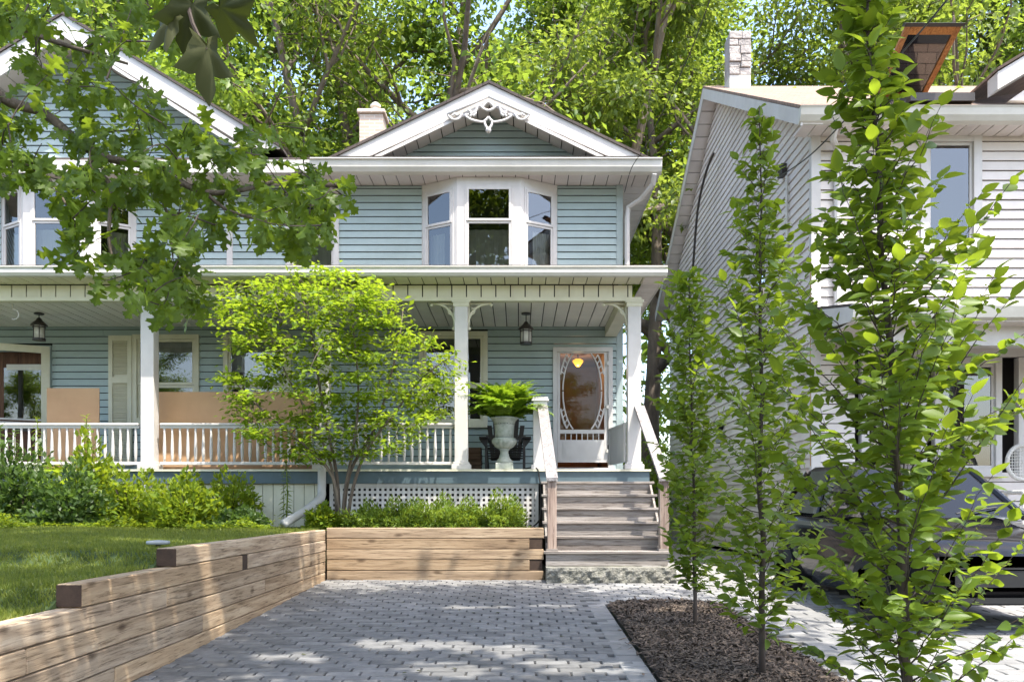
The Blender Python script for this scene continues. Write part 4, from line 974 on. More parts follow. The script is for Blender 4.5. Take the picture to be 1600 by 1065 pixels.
BT = [(-14.5, 27, 0, .3, 'tall leafy tree behind the left gable of the blue house'), (-8.6, 31, 1, 1.2, 'tall tree rising above the valley between the two blue gables'), (-4.2, 27.5, 0, 2.2, 'tall tree with big forked trunk behind the brick chimney'),
      (-.8, 34, 1, 4.0, 'tall tree behind the peak of the white pediment'), (4.0, 27, 2, .0, 'dark-branched tree standing in the gap between the two houses'), (6.2, 33, 3, 3.3, 'tall tree behind the stone chimney of the grey house'),
      (10.8, 29, 2, 5.0, 'leafy tree over the grey house roof behind the open roof window'), (15.5, 32, 3, 1.0, 'tall leafy tree above the far end of the tan roof'), (20, 28, 0, 2.6, 'leafy tree at the far right beyond the tan roof'), (-19.5, 33, 3, 4.5, 'tall leafy tree farthest left behind the blue house'),
      (-4.9, 24.5, 4, .6, 'slim straight trunk with thin leaves just left of the brick chimney'), (-3.0, 25.2, 5, 2.4, 'forked pale-barked tree just right of the brick chimney'), (2.0, 25.8, 4, 3.9, 'thin-leaved tree right of the pediment, before the denser crowns'), (8.9, 28.2, 5, .9, 'dark forked trunk rising behind the ridge of the grey house roof'), (13.4, 27.5, 4, 5.1, 'thin-leaved tree behind the open roof window'),
      (-6.0, 38, 2, 3.0, 'far tree between the left gable and the brick chimney'), (2.2, 39, 0, 5.2, 'far tree right of the white pediment peak'), (9.0, 40, 1, .7, 'far tree behind the stone chimney and tan roof'), (-12, 40, 2, 1.9, 'far tree behind the left gable')]
def put_tree(k, x, y, rz, label, group, sc=1.0, z=0):
    t = thing('tree', label, 'tree', (x, y, z), group); t.rotation_euler = (0, 0, rz); t.scale = (sc,)*3
    for nm, me in zip(('trunk', 'crown'), KINDS[k]):
        o = bpy.data.objects.new(nm, me); COL.objects.link(o); o.parent = t
    return t
for x, y, k, rz, lb in BT: put_tree(k, x, y, rz, lb, 'tall trees behind the houses', 1.12)

for x, y, k, rz, lb in ((-7, -23, 1, .4, 'street-side tree mirrored at the left of the screen door glass'), (3.5, -27, 0, 2, 'street-side tree mirrored in the middle of the bay window'), (13, -23, 2, 1, 'street-side tree mirrored in the right bay pane'), (-17, -27, 3, 2.2, 'street-side tree mirrored in the left bay window'), (-23, -22, 1, 4.0, 'street-side tree mirrored in the window beside the shutter'), (-31, -25, 0, 1.1, 'street-side tree mirrored at the far left front door'), (21, -25, 3, 3.4, 'street-side tree mirrored in the windows of the grey house')):
    put_tree(k, x, y, rz, lb, 'trees across the street', .62, gz(-12)-2.2)
# a distant wood as one mass
n = 26000; r5 = np.random.default_rng(77); xx = r5.uniform(-42, 42, n); zz = r5.uniform(2, 28, n)+1.5*np.sin(xx*.7); zz = np.minimum(zz, 26+3*np.sin(xx*.35)+2*np.sin(xx*1.1))
pos = np.stack([xx, 44+r5.uniform(-3, 3, n)+2*np.sin(xx*.5+zz*.4), zz], 1); dd = r5.normal(0, 1, (n, 3)); nn = r5.normal(0, .6, (n, 3)); nn[:, 2] += 1; nn[:, 1] -= .4
hole = (np.sin(xx*.9+1)+np.sin(zz*1.1+xx*.3)+np.sin(xx*.37-zz*.8)) > -.4
link('woodland', scatter_mesh('woodland', T_quad(), pos[hole], frames(dd, nn)[hole], r5.uniform(.35, .75, n)[hole], 'leaf_bg'), None, kind='stuff')

def bush(name, label, cat, x, y, z, rx, ry, rz_, nleaf, tpl, size, leafm, seed, group=None, stems=7, up=.5, lump=.25, single=0):
    r = np.random.default_rng(seed); t = thing(name, label, cat, (x, y, z), group)
    u = r.normal(0, 1, (nleaf, 3)); u /= np.linalg.norm(u, axis=1, keepdims=True); u[:, 2] = np.abs(u[:, 2])
    rad = (r.random(nleaf)**.38)*(1+lump*np.sin(5*u[:, 0]+seed)*np.cos(4*u[:, 1]+2*u[:, 2]*3+seed))
    pos = np.array((x, y, z))+u*rad[:, None]*np.array((rx, ry, rz_)); pos[:, 2] += .02
    dd = u+r.normal(0, .6, (nleaf, 3)); dd[:, 2] += up*.4; nn = u*.7+r.normal(0, .5, (nleaf, 3)); nn[:, 2] += .8
    b = MB()
    for i in range(stems):
        a = r.uniform(0, 6.28); q = r.uniform(.3, .8); e = (x+math.cos(a)*rx*q, y+math.sin(a)*ry*q, z+rz_*r.uniform(.55, .85))
        b.tube(spl([(x+math.cos(a)*rx*.1, y+math.sin(a)*ry*.1, z-.03), (x+math.cos(a)*rx*q*.4, y+math.sin(a)*ry*q*.4, z+rz_*.4), e], 3), [.011]*3+[.007]*3+[.004], 5, False)
    b.build('stem', 'bark_smooth', t)
    put_leaves(t, tpl, pos, dd, nn, size*r.uniform(.65, 1.25, nleaf), leafm, single); return t
# understorey between the houses
for i, (x, y, s, lm, lb) in enumerate(((3.0, 24.5, 1.3, 'leaf_bg', 'bright green bush at the end of the side passage'), (2.6, 29, 2.2, 'leaf_bg', 'larger leafy bush farther back in the side passage'), (4.6, 32, 2.6, 'leaf_bg2', 'tall olive bush at the very back of the side passage'))):
    bush('bush', lb, 'bush', x, y, 0, s, s, s*2.3, 2600, T_quad(), .2, lm, 60+i, 'bushes behind the side passage')

# ---- columnar young trees in the mulch
def columnar(base, top, width_at, nbranch, lsize, per, label, seed, r0, single, z_lo):
    r = np.random.default_rng(seed); base = np.array(base); top = np.array(top); L = top-base
    t = thing('young_tree', label, 'tree', tuple(base), 'young columnar trees in the mulch bed')
    stem = [base+L*i/12+np.array((r.normal(0, .008), r.normal(0, .008), 0))*(i > 0) for i in range(13)]
    b = MB(); b.tube([tuple(s) for s in stem], [r0*(1-.85*i/12) for i in range(13)], 9); b.build('trunk', 'bark_smooth', t, True)
    pos, dd, nn, sz = [], [], [], []; br = MB(); extra = MB()
    for k in range(nbranch):
        f = z_lo+(.985-z_lo)*((k+r.random())/nbranch); p = base+L*f; az = k*2.39996+r.uniform(-.3, .3); W = width_at(f)*r.uniform(.5, 1.25)
        rise = W*r.uniform(.5, 1.5); o = np.array((math.cos(az), math.sin(az), 0)); m = 7; pts = []
        for i in range(m+1):
            s = i/m; pts.append(p+o*W*s*(1.15-.15*s)+np.array((0, 0, rise*s**1.1-.06*W*s**3))+r.normal(0, .006, 3)*(i > 0))
        br.tube([tuple(q) for q in pts], [max(.0014, r0*.16*(1-.8*i/m)) for i in range(m+1)], 4, False)
        nl = max(4, int(per*(W/.35)**.75)); side = 1
        for i in range(nl):
            s = .1+.9*(i+.6*r.random())/nl; j = min(int(s*m), m-1); q = pts[j]+(pts[j+1]-pts[j])*(s*m-j); ax = pts[j+1]-pts[j]; ax = ax/np.linalg.norm(ax)
            lat = np.cross(ax, (0, 0, 1)); lat /= max(np.linalg.norm(lat), 1e-3); side = -side
            d = ax*.65+lat*side*.85+np.array((0, 0, r.uniform(-.55, .1)))+r.normal(0, .22, 3); pos.append(q+d*.01); dd.append(d)
            n_ = np.array((0, 0, 1.0))+.55*o+r.normal(0, .35, 3); nn.append(n_); sz.append(lsize*r.uniform(.42, 1.2)*(1.05-.25*s))
        pos.append(pts[-1]); dd.append(pts[-1]-pts[-2]+np.array((0, 0, -.01))); nn.append(np.array((0, 0, 1.0))+o*.5); sz.append(lsize)
    for i in range(6): pos.append(top+np.array((0, 0, -.03*i))); dd.append(r.normal(0, .6, 3)+np.array((0, 0, .6))); nn.append(r.normal(0, .6, 3)+np.array((0, 0, 1))); sz.append(lsize*.8)
    br.build('branches', 'bark_smooth', t, kind='stuff')
    put_leaves(t, [T_ovate(.27, .16), T_ovate(.23, .34), T_ovate(.30, .05)], pos, dd, nn, sz, 'leaf_horn', single)
    return t
def wprof(pts): return lambda f: float(np.interp(f, [p[0] for p in pts], [p[1] for p in pts]))
columnar((PX(1086, 7.5), 7.5, gz(7.5)), (PX(1076, 7.5), 7.5, PZ(425, 7.5)), wprof([(0, .12), (.12, .2), (.3, .3), (.6, .3), (.85, .22), (1, .06)]), 135, .10, 22, 'smallest young tree beside the stairs at the back of the mulch bed', 31, .019, 120, .1)
columnar((PX(1191, 5.65), 5.65, gz(5.65)), (PX(1187, 5.65), 5.65, PZ(168, 5.65)), wprof([(0, .2), (.12, .38), (.3, .42), (.55, .33), (.75, .2), (.9, .08), (1, .03)]), 125, .100, 23, 'middle young tree, slender, before the grey house side wall', 32, .023, 300, .07)
columnar((1.71, 3.72, gz(3.72)), (PX(1352, 3.72), 3.72, 3.34), wprof([(0, .32), (.15, .54), (.38, .57), (.52, .43), (.66, .25), (.82, .15), (1, .05)]), 158, .099, 25, 'nearest and largest young tree, filling the right foreground', 33, .027, 300, .07)

# ---- yellow-green shrub in the planter
def attach(nodes_, targets, r, wood_, r_tip=.004, sub=4, sag=.0):
    """joins each target to the nearest earlier node with a curved twig, so branches fork naturally"""
    nodes_ = [np.array(n) for n in nodes_]; tg = [np.array(q) for q in targets]
    arr = np.array(nodes_); tg.sort(key=lambda q: np.min(np.linalg.norm(arr-q, axis=1)))
    segs = []
    for q in tg:
        a = np.array(nodes_); i = int(np.argmin(np.linalg.norm(a-q, axis=1))); p = a[i]; L = np.linalg.norm(q-p)
        if L < 1e-3: continue
        mid = (p+q)/2+r.normal(0, .08*L, 3)+np.array((0, 0, sag*L)); pts = [Vector(x) for x in (p, mid, q)]
        cv = spl(pts, 3); rr = min(.02, r_tip+L*.006); wood_.tube(cv, [rr+(r_tip*.6-rr)*k/(len(cv)-1) for k in range(len(cv))], 5, False)
        for c in cv[2:]: nodes_.append(np.array(c))
        segs.append((p, q))
    return segs
r6 = np.random.default_rng(41)
SB = thing('shrub', 'broad yellow-green multi-stemmed shrub in front of the porch railing', 'shrub', (PX(532, 12.1), 12.1, .66))
w1 = MB(); w2 = MB(); nodes0 = []
stems = [[(528, 828), (524, 770), (515, 720), (490, 660), (450, 590), (420, 520)], [(534, 830), (540, 760), (552, 700), (560, 620), (555, 540), (545, 460)], [(541, 826), (552, 760), (575, 700), (620, 640), (660, 590), (700, 560)],
         [(536, 829), (546, 740), (585, 670), (610, 590), (625, 520), (630, 480)], [(531, 830), (520, 745), (470, 690), (410, 640), (370, 600)], [(530, 828), (526, 740), (505, 640), (490, 540), (470, 460), (440, 430)]]
for i, s in enumerate(stems):
    yo = [12.1, 12.0, 11.9, 12.2, 11.9, 12.25][i]; pts = [P(x, y, 12.1+(yo-12.1)*k/len(s)*2.2) for k, (x, y) in enumerate(s)]
    cv = spl(pts, 4); w1.tube(cv, [.028*(1-.8*k/len(cv)) for k in range(len(cv))], 7); nodes0 += [np.array(c) for c in cv[6:]]
poly = [(330, 445), (420, 425), (470, 405), (560, 425), (605, 450), (640, 500), (735, 560), (720, 600), (690, 650), (640, 700), (560, 720), (470, 735), (395, 690), (345, 630), (330, 590), (370, 560), (335, 500)]
def inpoly(x, y, pl):
    c = False; j = len(pl)-1
    for i in range(len(pl)):
        if (pl[i][1] > y) != (pl[j][1] > y) and x < (pl[j][0]-pl[i][0])*(y-pl[i][1])/(pl[j][1]-pl[i][1])+pl[i][0]: c = not c
        j = i
    return c
tg = []
while len(tg) < 460:
    x, y = r6.uniform(325, 740), r6.choice(np.arange(412, 740, 30))+r6.normal(0, 7)
    if inpoly(x, y, poly): tg.append(np.array(P(x, y, 12.0+r6.normal(0, .38))))
segs = attach(nodes0, tg, r6, w2, .004)
w1.build('trunk', 'bark', SB, True); w2.build('branches', 'bark_smooth', SB, kind='stuff')
pos, dd, nn, sz = [], [], [], []
for p, q in segs:
    ax = (q-p)/np.linalg.norm(q-p)
    for k in range(26):
        f = r6.uniform(.3, 1.1); o = r6.normal(0, .10, 3)*np.array((1, 1, .32)); pos.append(p+(q-p)*f+o); d = ax*.5+r6.normal(0, .7, 3); d[2] = d[2]*.35-.1; dd.append(d); n_ = r6.normal(0, .4, 3); n_[2] += 1.2; nn.append(n_); sz.append(r6.uniform(.06, .12))
put_leaves(SB, T_simple(), pos, dd, nn, sz, 'leaf_shrub', 300)
# ---- junipers
for i, (px_, w_, h_, lb) in enumerate(((578, .34, .30, 'leftmost low juniper against the lattice beside the shrub stems'), (628, .36, .36, 'juniper second from the shrub stems, rounded and low'), (680, .38, .36, 'middle juniper with a raised spray at its left'), (730, .36, .32, 'juniper second from the stairs, bright tipped'), (785, .32, .42, 'rightmost juniper with upright sprays next to the garden hose'))):
    bush('juniper', lb, 'shrub', PX(px_, 12.05), 12.05, .66, w_*1.15, .36, h_*1.02, 5200, (np.array([(0, -.10, 0), (0, .10, 0), (.6, .16, .05), (1, 0, 0), (.6, -.16, .05)]), [(0, 4, 2, 1), (4, 3, 2)]), .05, 'leaf_juniper', 80+i, 'low junipers in the timber planter', 6, .7, .42)
# ---- garden bed on the left
BB = [(-6.9, 11.9, .55, .95, 'leaf_bed2', 'dark weedy bush at the left end of the garden bed', .085), (-5.9, 11.3, .50, .62, 'leaf_bed2', 'low dark green bush at the front left of the bed', .08), (-6.05, 12.2, .55, .95, 'leaf_bed', 'leafy bed plant under the tall flowering spikes', .10),
      (-5.25, 11.7, .5, .62, 'leaf_bed', 'light green bushy plant left of the middle of the bed', .075), (-4.75, 12.2, .45, .56, 'leaf_bed', 'small bed plant below the first white porch post', .075), (-4.45, 11.55, .55, .52, 'leaf_bed', 'wide bright green plant in the middle of the bed', .08),
      (-4.0, 12.0, .42, .62, 'leaf_bed', 'taller bright green plant right of the middle of the bed', .075), (-3.72, 11.45, .32, .2, 'leaf_bed2', 'low dark plant at the right end of the bed', .06), (-2.72, 12.0, .22, .24, 'leaf_bed', 'small plant between the downspout outlet and the shrub stems', .07), (-7.9, 11.4, .6, 1.1, 'leaf_bed2', 'tall dark bush at the far left edge', .09)]
for i, (x, y, s, h_, lm, lb, ls) in enumerate(BB):
    bush('garden_plant', lb, 'plant', x, y, lz(x, y)-.02, s, s*.75, h_*1.12, 2300, T_simple(), ls*1.15, lm, 100+i, 'plants in the garden bed', 6, .6, .35)
n = 5200; r9 = np.random.default_rng(15); xx = r9.uniform(-9, -3.2, n); yy = 10.95+.35*np.sin(xx*2.3)+.2*np.sin(xx*5.1)+np.abs(r9.normal(0, .4, n)); hh = .06+.13*(.5+.5*np.sin(xx*3.7+1))*(.5+.5*np.sin(xx*8.3+yy*4))
pos = np.stack([xx, yy, np.interp(yy, LY, LZ)+np.maximum(0, -2.9-xx)*.012+r9.random(n)*hh], 1); dd = r9.normal(0, 1, (n, 3)); dd[:, 2] = .3; nn = r9.normal(0, .5, (n, 3)); nn[:, 2] += 1
link('ground_cover', scatter_mesh('ground_cover', T_simple(), pos, frames(dd, nn), r9.uniform(.03, .075, n), 'leaf_bed'), None, kind='stuff')
n = 70; xx = np.concatenate([r9.uniform(-2.4, .9, 40), r9.uniform(.95, 2.1, 30)]); yy = r9.uniform(5.6, 11.2, n)
dd = r9.normal(0, 1, (n, 3)); dd[:, 2] = 0; nn = r9.normal(0, .15, (n, 3)); nn[:, 2] = 1
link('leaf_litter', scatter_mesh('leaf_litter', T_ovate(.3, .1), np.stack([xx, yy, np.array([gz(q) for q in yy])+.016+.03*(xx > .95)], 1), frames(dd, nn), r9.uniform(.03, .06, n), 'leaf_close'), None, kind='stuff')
# bold hosta-like leaves
HO = thing('hosta', 'bright lime plant with long arching leaves above the bed', 'plant', (PX(105, 12.0), 12.0, .68)); r7 = np.random.default_rng(4)
hp_, hd, hn, hs = [], [], [], []
for i in range(26):
    a = r7.uniform(0, 6.28); q = r7.uniform(.1, .55); hp_.append((PX(105, 12)+math.cos(a)*q*.7, 12+math.sin(a)*.2, r7.uniform(1.15, 1.48))); hd.append((math.cos(a), math.sin(a)*.4, r7.uniform(-.2, .4))); hn.append((0, -.5, 1)); hs.append(r7.uniform(.2, .36))
put_leaves(HO, T_ovate(.2, .25), hp_, hd, hn, hs, 'leaf_shrub', 30)
b = MB()
for i in range(8): a = r7.uniform(0, 6.28); b.tube([(PX(105, 12), 12, .62), (PX(105, 12)+math.cos(a)*.15, 12+.1*math.sin(a), 1.2)], .008, 5)
b.build('stem', 'leaf_bed', HO)
def spike(px_, ytop, ybot, Y, label, lm, nl, wid):
    x = PX(px_, Y); zb, zt = .66, PZ(ytop, Y); t = thing('tall_plant', label, 'plant', (x, Y, zb), 'tall leafy spikes by the left railing')
    MB().tube([(x, Y, zb-.03), (x+.02, Y, (zb+zt)/2), (x, Y, zt)], [.012, .009, .004], 6).build('stem', 'leaf_bed', t)
    r = np.random.default_rng(int(px_)); p, d, n_, s = [], [], [], []
    for i in range(nl):
        f = .2+.8*i/nl; a = i*2.4; p.append((x, Y, zb+(zt-zb)*f)); d.append((math.cos(a), math.sin(a), r.uniform(-.35, .35)+(.9 if f > .93 else 0))); n_.append((0, 0, 1)); s.append(wid*(1.1-.6*f)*r.uniform(.8, 1.2))
    put_leaves(t, T_ovate(.11, .35), p, d, n_, s, lm, 150)
spike(58, 650, 730, 12.3, 'tall spike, leftmost of the leafy spikes, before the left railing', 'leaf_bed', 60, .14); spike(135, 648, 730, 12.3, 'bright tall lily-like spike in front of the brown board', 'leaf_shrub', 90, .15); spike(0, 665, 730, 12.1, 'dark tall spike at the left picture edge by the railing', 'leaf_bed2', 90, .18); spike(22, 672, 800, 11.8, 'dark feathery spike before the railing near the left edge', 'leaf_bed2', 80, .17)
spike(447, 715, 830, 12.3, 'tall narrow leafy stem before the cream skirting', 'leaf_bed', 70, .13); spike(294, 738, 830, 12.2, 'leafy stem just right of the first porch post', 'leaf_bed', 60, .12)
for px_, yt, lb in ((195, 752, 'lilac flower stem nearest the first porch post base'), (222, 740, 'lilac flower stem over the grey utility box'), (168, 757, 'lilac flower stem leftmost of the three')):
    x = PX(px_, 12.3); t = thing('flower', lb, 'flower', (x, 12.3, .66), 'lilac flower stems'); MB().tube([(x-.03, 12.3, .63), (x, 12.3, PZ(yt, 12.3))], .004, 5).build('stem', 'leaf_bed', t)
    b = MB(); rr = random.Random(px_)
    for i in range(9): b.lathe([(.003, -.012), (.014, 0), (.003, .016)], x+rr.uniform(-.03, .03), 12.3+rr.uniform(-.03, .03), PZ(yt, 12.3)-.018*i, 6)
    b.build('petals', 'petal', t)

# ---- overhanging street tree (trunk out of frame on the left, crown above the driveway)
OT = thing('street_tree', 'dark-leaved lobed street tree whose branches hang in from the upper left', 'tree', (-4.3, 1.4, gz(1.4)))
r8 = np.random.default_rng(8); w1 = MB(); w2 = MB()
trunk = [(-4.3, 1.4, -.6), (-4.25, 1.45, 1.5), (-4.1, 1.7, 3.4), (-3.7, 2.1, 5.4), (-3.0, 2.6, 7.2)]
w1.tube(spl(trunk, 4), [.30-.008*k for k in range(17)], 12)
nodesH = []
limbs = [[(-3.0, 2.6, 7.2), (-1.8, 3.4, 8.6), (0, 4.4, 9.6), (2, 5.2, 10.0), (3.6, 5.6, 10.2)], [(-3.4, 2.3, 6.4), (-1.6, 2.6, 7.6), (.4, 3.0, 8.4), (2.4, 3.2, 8.8)], [(-3.0, 2.6, 7.2), (-2.6, 4.6, 8.6), (-2.2, 6.4, 9.4), (-1.6, 7.6, 9.8)],
         [(-3.4, 2.3, 6.4), (-4.6, 3.6, 7.8), (-5.6, 5.2, 8.6), (-6.0, 6.6, 9.0)], [(-3.0, 2.6, 7.2), (-.8, 4.8, 8.4), (.8, 6.4, 9.2), (2.2, 7.2, 9.8)]]
for l in limbs:
    cv = spl(l, 5); w1.tube(cv, [.13*(1-.8*k/len(cv)) for k in range(len(cv))], 8); nodesH += [np.array(c) for c in cv]
tg = []
while len(tg) < 190:
    q = np.array((r8.uniform(-7.5, 4.6), r8.uniform(1.4, 7.4), r8.uniform(7.4, 10.4)))
    if q[2] < 2.4+.585*q[1]: continue
    sx_, sy_ = q[0]-.3125*(q[2]-3), q[1]+.333*(q[2]-3)
    if -4.2 < sx_ < -.8 and 4.0 < sy_ < 5.5 and r8.random() < .8: continue  # unseen crown thinned here so sun reaches the low branches
    tg.append(q)
segH = attach(nodesH, tg, r8, w2, .006)
# limbs that reach down into the picture
nodesV = []
D0 = 4.7
low = [[P(-260, -160, 4.2), P(-120, 40, 4.4), P(0, 150, 4.6), P(70, 178, 4.7), P(150, 240, 4.7), P(235, 262, 4.75), P(320, 300, 4.8), P(400, 292, 4.9), P(470, 268, 4.9)], [P(150, 240, 4.7), P(140, 262, 4.7), P(172, 290, 4.65), P(170, 370, 4.6), P(182, 410, 4.6), P(230, 440, 4.6)],
       [P(0, 150, 4.6), P(-20, 235, 4.5), P(60, 262, 4.5), P(110, 330, 4.45)], [P(-120, 40, 4.4), P(0, 40, 4.7), P(100, 70, 4.8), P(200, 100, 4.9)], [P(320, 300, 4.8), P(360, 330, 4.8), P(440, 350, 4.8), P(500, 360, 4.8)], [P(230, 262, 4.75), P(260, 330, 4.7), P(270, 400, 4.7)]]
w1.tube(spl([Vector((-4.1, 1.7, 3.4)), Vector((-3.6, 3.0, 4.2)), low[0][0]], 5), [.07]*11, 8)
for i, l in enumerate(low):
    cv = spl(l, 5); r_ = [.034, .014, .013, .02, .01, .01][i]; w1.tube(cv, [r_*(1-.8*k/len(cv))+.002 for k in range(len(cv))], 7); nodesV += [np.array(c) for c in cv]
regions = [([(440, 230), (530, 260), (530, 370), (470, 390), (420, 300)], 10), ([(-40, -40), (235, -40), (240, 60), (215, 215), (100, 225), (-40, 235)], 58), ([(-40, 225), (160, 225), (240, 150), (300, 190), (480, 180), (540, 290), (530, 370), (470, 395), (400, 350), (330, 370), (250, 330), (150, 330), (60, 280), (-40, 290)], 86),
           ([(80, 300), (160, 300), (165, 400), (120, 420)], 10), ([(150, 330), (350, 340), (290, 420), (335, 470), (240, 485), (200, 470), (150, 450)], 32), ([(210, 0), (380, 0), (360, 60), (250, 80)], 6)]
tg = []
for pl, k in regions:
    c = 0; xs = [q[0] for q in pl]; ys_ = [q[1] for q in pl]
    while c < k:
        x, y = r8.uniform(min(xs), max(xs)), r8.uniform(min(ys_), max(ys_))
        if inpoly(x, y, pl): tg.append(np.array(P(x, y, D0+r8.normal(0, .35)))); c += 1
segV = attach(nodesV, tg, r8, w2, .003)
w1.build('trunk', 'bark', OT, True); w2.build('branches', 'bark_smooth', OT, kind='stuff')
pos, dd, nn, sz, ky = [], [], [], [], []
for p, q in segV:
    for k in range(8):
        f = r8.uniform(.5, 1.05); c = p+(q-p)*f; o = r8.normal(0, .05, 3); d = o*8+(q-p)*.6+np.array((0, 0, -.55))+r8.normal(0, .3, 3); pos.append(c+o*.5); dd.append(d); n_ = r8.normal(0, .6, 3)+np.array((0, -.35, .8)); nn.append(n_); sz.append(r8.uniform(.075, .13)); ky.append(0-sz[-1])
hi = []
SUN_GAPS = [(PX(x, Y), Y, a, b) for x, Y, a, b in ((570, 10.6, .5, .28), (520, 11.0, .35, .2), (690, 10.9, .7, .22), (745, 8.9, .42, .2), (865, 9.0, .33, .18), (620, 6.9, .55, .3), (790, 6.7, .6, .26), (930, 6.1, .42, .3), (1000, 6.3, .3, .25), (470, 6.4, .5, .22), (700, 6.0, .5, .25), (960, 8.1, .25, .14), (1060, 8.4, .3, .2), (230, 8.2, .75, .35), (40, 6.4, .5, .3), (60, 9.6, .5, .25), (420, 10.4, .5, .3), (310, 7.2, .35, .25))]  # gaps shaped into the unseen crown to drop sun patches on the ground
for p, q in segH:
    for k in range(190):
        c = q+r8.normal(0, 1, 3)*np.array((.50, .50, .25)); gx_, gy_ = c[0]-.3125*c[2], c[1]+.333*c[2]
        if any(((gx_-a)/e)**2+((gy_-b_)/f)**2 < 1+.35*math.sin(7*gx_+5*gy_) for a, b_, e, f in SUN_GAPS): continue
        hi.append((c, r8.normal(0, .6, 3)+np.array((0, 0, -.3)), r8.normal(0, .35, 3)+np.array((0, 0, 1)), r8.uniform(.18, .28)))
# the close dark leaves near the lens
hc = [np.array([q[k] for q in hi]) for k in range(4)]
link('crown', scatter_mesh('crown', T_simple(), hc[0]-np.array(ORG[OT.name]), frames(hc[1], hc[2]), hc[3], 'leaf_oak'), OT, kind='stuff')
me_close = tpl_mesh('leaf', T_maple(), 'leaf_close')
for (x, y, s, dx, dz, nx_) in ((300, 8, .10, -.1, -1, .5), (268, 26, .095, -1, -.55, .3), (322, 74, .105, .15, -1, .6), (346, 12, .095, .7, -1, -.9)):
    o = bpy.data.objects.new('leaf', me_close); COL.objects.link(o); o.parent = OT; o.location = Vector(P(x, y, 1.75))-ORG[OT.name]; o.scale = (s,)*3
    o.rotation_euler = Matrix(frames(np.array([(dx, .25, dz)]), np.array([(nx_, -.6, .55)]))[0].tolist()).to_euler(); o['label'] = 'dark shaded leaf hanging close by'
put_leaves(OT, T_lobed(), pos, dd, nn, sz, 'leaf_oak', 300, np.array(ky))
MB().tube(spl([P(250, -260, 1.7), P(300, -60, 1.75), P(296, 20, 1.75), P(322, 78, 1.75)], 4), .004, 5).build('twig', 'bark_smooth', OT)

# ================================================================== THINGS ON THE PORCH
# urn
ux, uy = PX(788, 13.0), 13.02
U = thing('urn', 'weathered grey-green pedestal urn at the porch edge', 'urn', (ux, uy, DK))
part('plinth', 'urn', U, (ux-.135, ux+.135, uy-.135, uy+.135, DK, DK+.1), c=.012)
s = .78; prof = [(.13, .10), (.125, .13), (.085, .17), (.062, .25), (.065, .29), (.09, .31)]
MB().lathe(prof, ux, uy, DK, 24).build('pedestal', 'urn', U, True)
prof = [(.09, .312), (.13, .34), (.175, .40), (.18, .44), (.16, .475)]
MB().lathe(prof, ux, uy, DK, 48, lambda i, k: .05*math.cos(k*math.pi/1.5)).build('fluted_bowl', 'urn', U, True)
prof = [(.14, .476), (.142, .55), (.15, .66), (.17, .73), (.205, .765), (.215, .775), (.205, .785), (.17, .78), (.15, .70)]
MB().lathe(prof, ux, uy, DK, 28).build('rim', 'urn', U, True)
MB().lathe([(.158, .68), (.158, .74)], ux, uy, DK, 20).build('potting_soil', 'soil', U)
FN = thing('fern', 'lush bright green fern filling the urn', 'fern', (ux, uy, DK+.72)); rf_ = np.random.default_rng(3)
def frond(L, az, el, seed):
    r = np.random.default_rng(seed); o = np.array((math.cos(az), math.sin(az), 0)); n = 15; pts = []; p = np.array((ux, uy, DK+.74))+o*.06; e = el
    for i in range(n+1):
        pts.append(p.copy()); p = p+(o*math.cos(e)+np.array((0, 0, math.sin(e))))*L/n; e -= (.06+.05*r.random())*(1.5 if i > 6 else .35)
    pos, dd, nn, sz = [], [], [], []; lat = np.cross(o, (0, 0, 1))
    for i in range(1, n):
        ax = pts[i+1]-pts[i]; ax /= np.linalg.norm(ax); up = np.cross(lat, ax)
        for h in (0, .5):
            for sgn in (-1, 1):
                pos.append(pts[i]+(pts[i+1]-pts[i])*h); dd.append(lat*sgn+ax*.45+r.normal(0, .12, 3)-up*.05); nn.append(up+r.normal(0, .2, 3)); sz.append(0.115*math.sin(math.pi*min(1, (i+.8)/(n+1.2))**.7)*(.9+.2*r.random())+.008)
    b = MB(); b.tube([tuple(q) for q in pts], .0035, 4, False); st = b.build('frond', 'leaf_fern', FN)
    tp = (np.array([(0, -.12, 0), (.5, -.2, .03), (1, 0, -.03), (.5, .2, .03), (0, .12, 0)]), [(0, 1, 2, 3, 4)])
    link('leaflets', scatter_mesh('leaflets', tp, np.array(pos)-np.array(ORG[FN.name]), frames(np.array(dd), np.array(nn)), np.array(sz), 'leaf_fern'), st, kind='stuff')
for i in range(130): frond(rf_.uniform(.5, .82), i*2.4+rf_.uniform(-.2, .2), rf_.uniform(.45, 1.5), 200+i)
